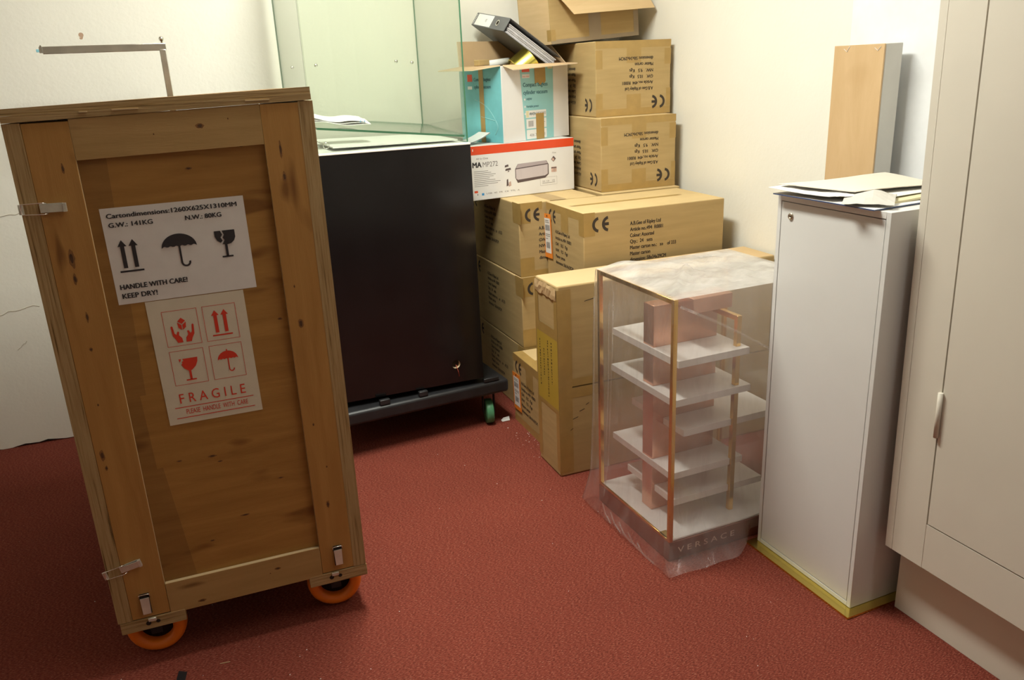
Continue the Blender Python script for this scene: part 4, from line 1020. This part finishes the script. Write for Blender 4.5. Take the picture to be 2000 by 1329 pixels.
o = sheetobj('white_paper', 'white paper sheet sticking out left under the beige card on the cabinet', 'paper', [(-.022, .16), (.03, .14), (.30, .36), (-.030, .365)], zt_+.0125, 'paper', .001, .006, seed=5)
o = sheetobj('white_paper', 'white paper sheet under the right side of the beige card on the cabinet', 'paper', [(.075, .088), (.345, .105), (.345, .37), (.16, .35)], zt_+.0122, 'paper', .001, .0015, seed=6)
b = MB(); bm = bmesh.new(); bmesh.ops.create_grid(bm, x_segments=9, y_segments=7, size=.5)
for v in bm.verts:
    x, y = v.co.x, v.co.y; v.co = Vector((x*.17, y*.11, .004+.026*max(0, 1-abs(x)*2.1)*max(0, .9-abs(y+.1)*1.6)+R.uniform(0, .003)))
b.mesh([v.co for v in bm.verts], [[v.index for v in f.verts] for f in bm.faces], 'grey_paper'); bm.free()
tag(b.build('crumpled_paper', loc=(1.455, 1.468, zt_+.0060), rot=(0, 0, .75)), 'crumpled grey paper poking out from under the beige card on the cabinet', 'paper')
o = sheetobj('beige_card', 'large beige card lying topmost on the papers on the white cabinet', 'card', [(.045, .150), (.30, .118), (.335, .335), (-.005, .358)], zt_+.0205, 'beige_card', .0018, .004, seed=9)

# ------------------------------------------------------------------ cream built-in cupboard
UZ = .199; t = thing('cupboard', 'large cream painted cupboard with hinged door at the right edge', 'cupboard', (1.465, 1.3185, 0), (0, 0, .032))
zt2 = 2.2
def sl(z): return .0174*(z-UZ)
b = MB()
# carcass front boards: left stile (outer filler strip + stile), bottom rail, with the end leaning very slightly
def strip(y0, y1, z0, z1, x0, x1, m='ward', lean0=True, lean1=True, bevel=False):
    a = lambda y, z, l: y+(sl(z) if l else 0)
    v = [(x0, a(y0, z0, lean0), z0), (x0, a(y1, z0, lean1), z0), (x0, a(y1, z1, lean1), z1), (x0, a(y0, z1, lean0), z1)]
    v += [(x1, p[1], p[2]) for p in v]
    b.mesh(v, [(0, 3, 2, 1), (4, 5, 6, 7), (0, 1, 5, 4), (1, 2, 6, 5), (2, 3, 7, 6), (3, 0, 4, 7)], m)
strip(-.0195, 0, UZ, zt2, 0, .40)
strip(-.107, -.0205, UZ, zt2, .0, .03)
strip(-.75, -.0205, UZ, .314, .0008, .03, lean0=False, lean1=False)
strip(-.74, -.0205, UZ, zt2, .03, .034, 'ward_gap', False, False)
b.build('cupboard_frame', t)
b = MB(); b.box(.056, .40, -.75, -.002, 0, UZ-.003, 'ward', .001, 1); b.build('plinth', t)
b = MB(); strip(-.75, -.1105, .3175, zt2, .0005, .024, lean0=False); dr = b.build('cupboard_door', t)
b = MB()
b.tube([(-.0045, -.1085+sl(.538), .538), (-.0045, -.1085+sl(.592), .592), (-.0045, -.1085+sl(.645), .645)], .0055, 'ward', 16)
b.build('hinge', dr)

# ------------------------------------------------------------------ wrapped oak board leaning by the wall
t = thing('boxed_wood_panel', 'upright pale box with oak wood front standing behind the white cabinet', 'boxed panel', (1.797, 1.812, 0), (0, 0, .0))
t.rotation_euler = (0, 0, 0)
b = MB(); b.box(.006, .066, 0, .19, .0, 1.386, 'box_grey', .0015, 1); b.build('carton_body', t)
b = MB(); b.box(0, .0057, .0005, .1895, .0, 1.3855, 'oak', .0008, 1); b.build('wood_face', t)
b = MB(); v = []
for k, y in ((0, .012), (1, .128)): b.tube([(-.0008, y, 1.375+R.uniform(-.004, .008)), (-.001, y+.01, 1.368), (-.0008, y+.022, 1.376)], .0007, 'vac_white', 5)  # thin white ticks paint in the glints on the clear wrapping
b.build('wrap_glints', t)

# ------------------------------------------------------------------ litter on the carpet
b = MB(); b.slab([(0, 0, .001), (.032, -.006, .001), (.040, .012, .010), (.018, .022, .006), (.002, .014, .002)], (0, 0, .0012), 'paper')
tag(b.build('paper_scrap', loc=(1.020, 2.862, 0), rot=(0, 0, .2)), 'small torn white paper scrap on the carpet beside the green dolly wheel', 'paper scrap')
b = MB(); b.box(0, .024, 0, .0016, .0005, .0018, 'raw_edge')
tag(b.build('wood_splinter', loc=(-.122, 1.824, 0), rot=(0, 0, -.12)), 'thin pale wood splinter on the carpet in front of the crate', 'splinter')
b = MB(); b.slab([(-.012, -.035, .0004), (.010, -.038, .0004), (.014, .030, .0004), (-.006, .040, .0004)], (0, 0, .0005), 'bin_bag')
tag(b.build('tape_piece', loc=(-.215, 1.80, 0), rot=(0, 0, -.1)), 'dark flat tape piece on the carpet in front of the left crate wheel', 'tape')
b = MB()
def crumb(x, y, s):
    a = R.uniform(0, 6.28); b.face([(x+s*math.cos(a+k*2.1), y+s*math.sin(a+k*2.1)*.7, .0012+.001*(k == 1)) for k in range(3)], 'paper')
    b.face([(x+s*math.cos(a+k*2.1), y+s*math.sin(a+k*2.1)*.7, .0006) for k in (2, 1, 0)], 'paper')
for k in range(26): crumb(R.uniform(1.0, 1.10), R.uniform(2.50, 2.80), R.uniform(.0012, .003))
for k in range(60): crumb(R.uniform(-1.0, 1.35), R.uniform(1.1, 2.7), R.uniform(.0008, .0022))
for k in range(22): crumb(R.uniform(-.45, .3), R.uniform(1.55, 1.9), R.uniform(.0008, .0022))
o = b.build('carpet_crumbs'); tag(o, 'tiny white crumbs and lint scattered over the red carpet', 'crumbs', kind='stuff')
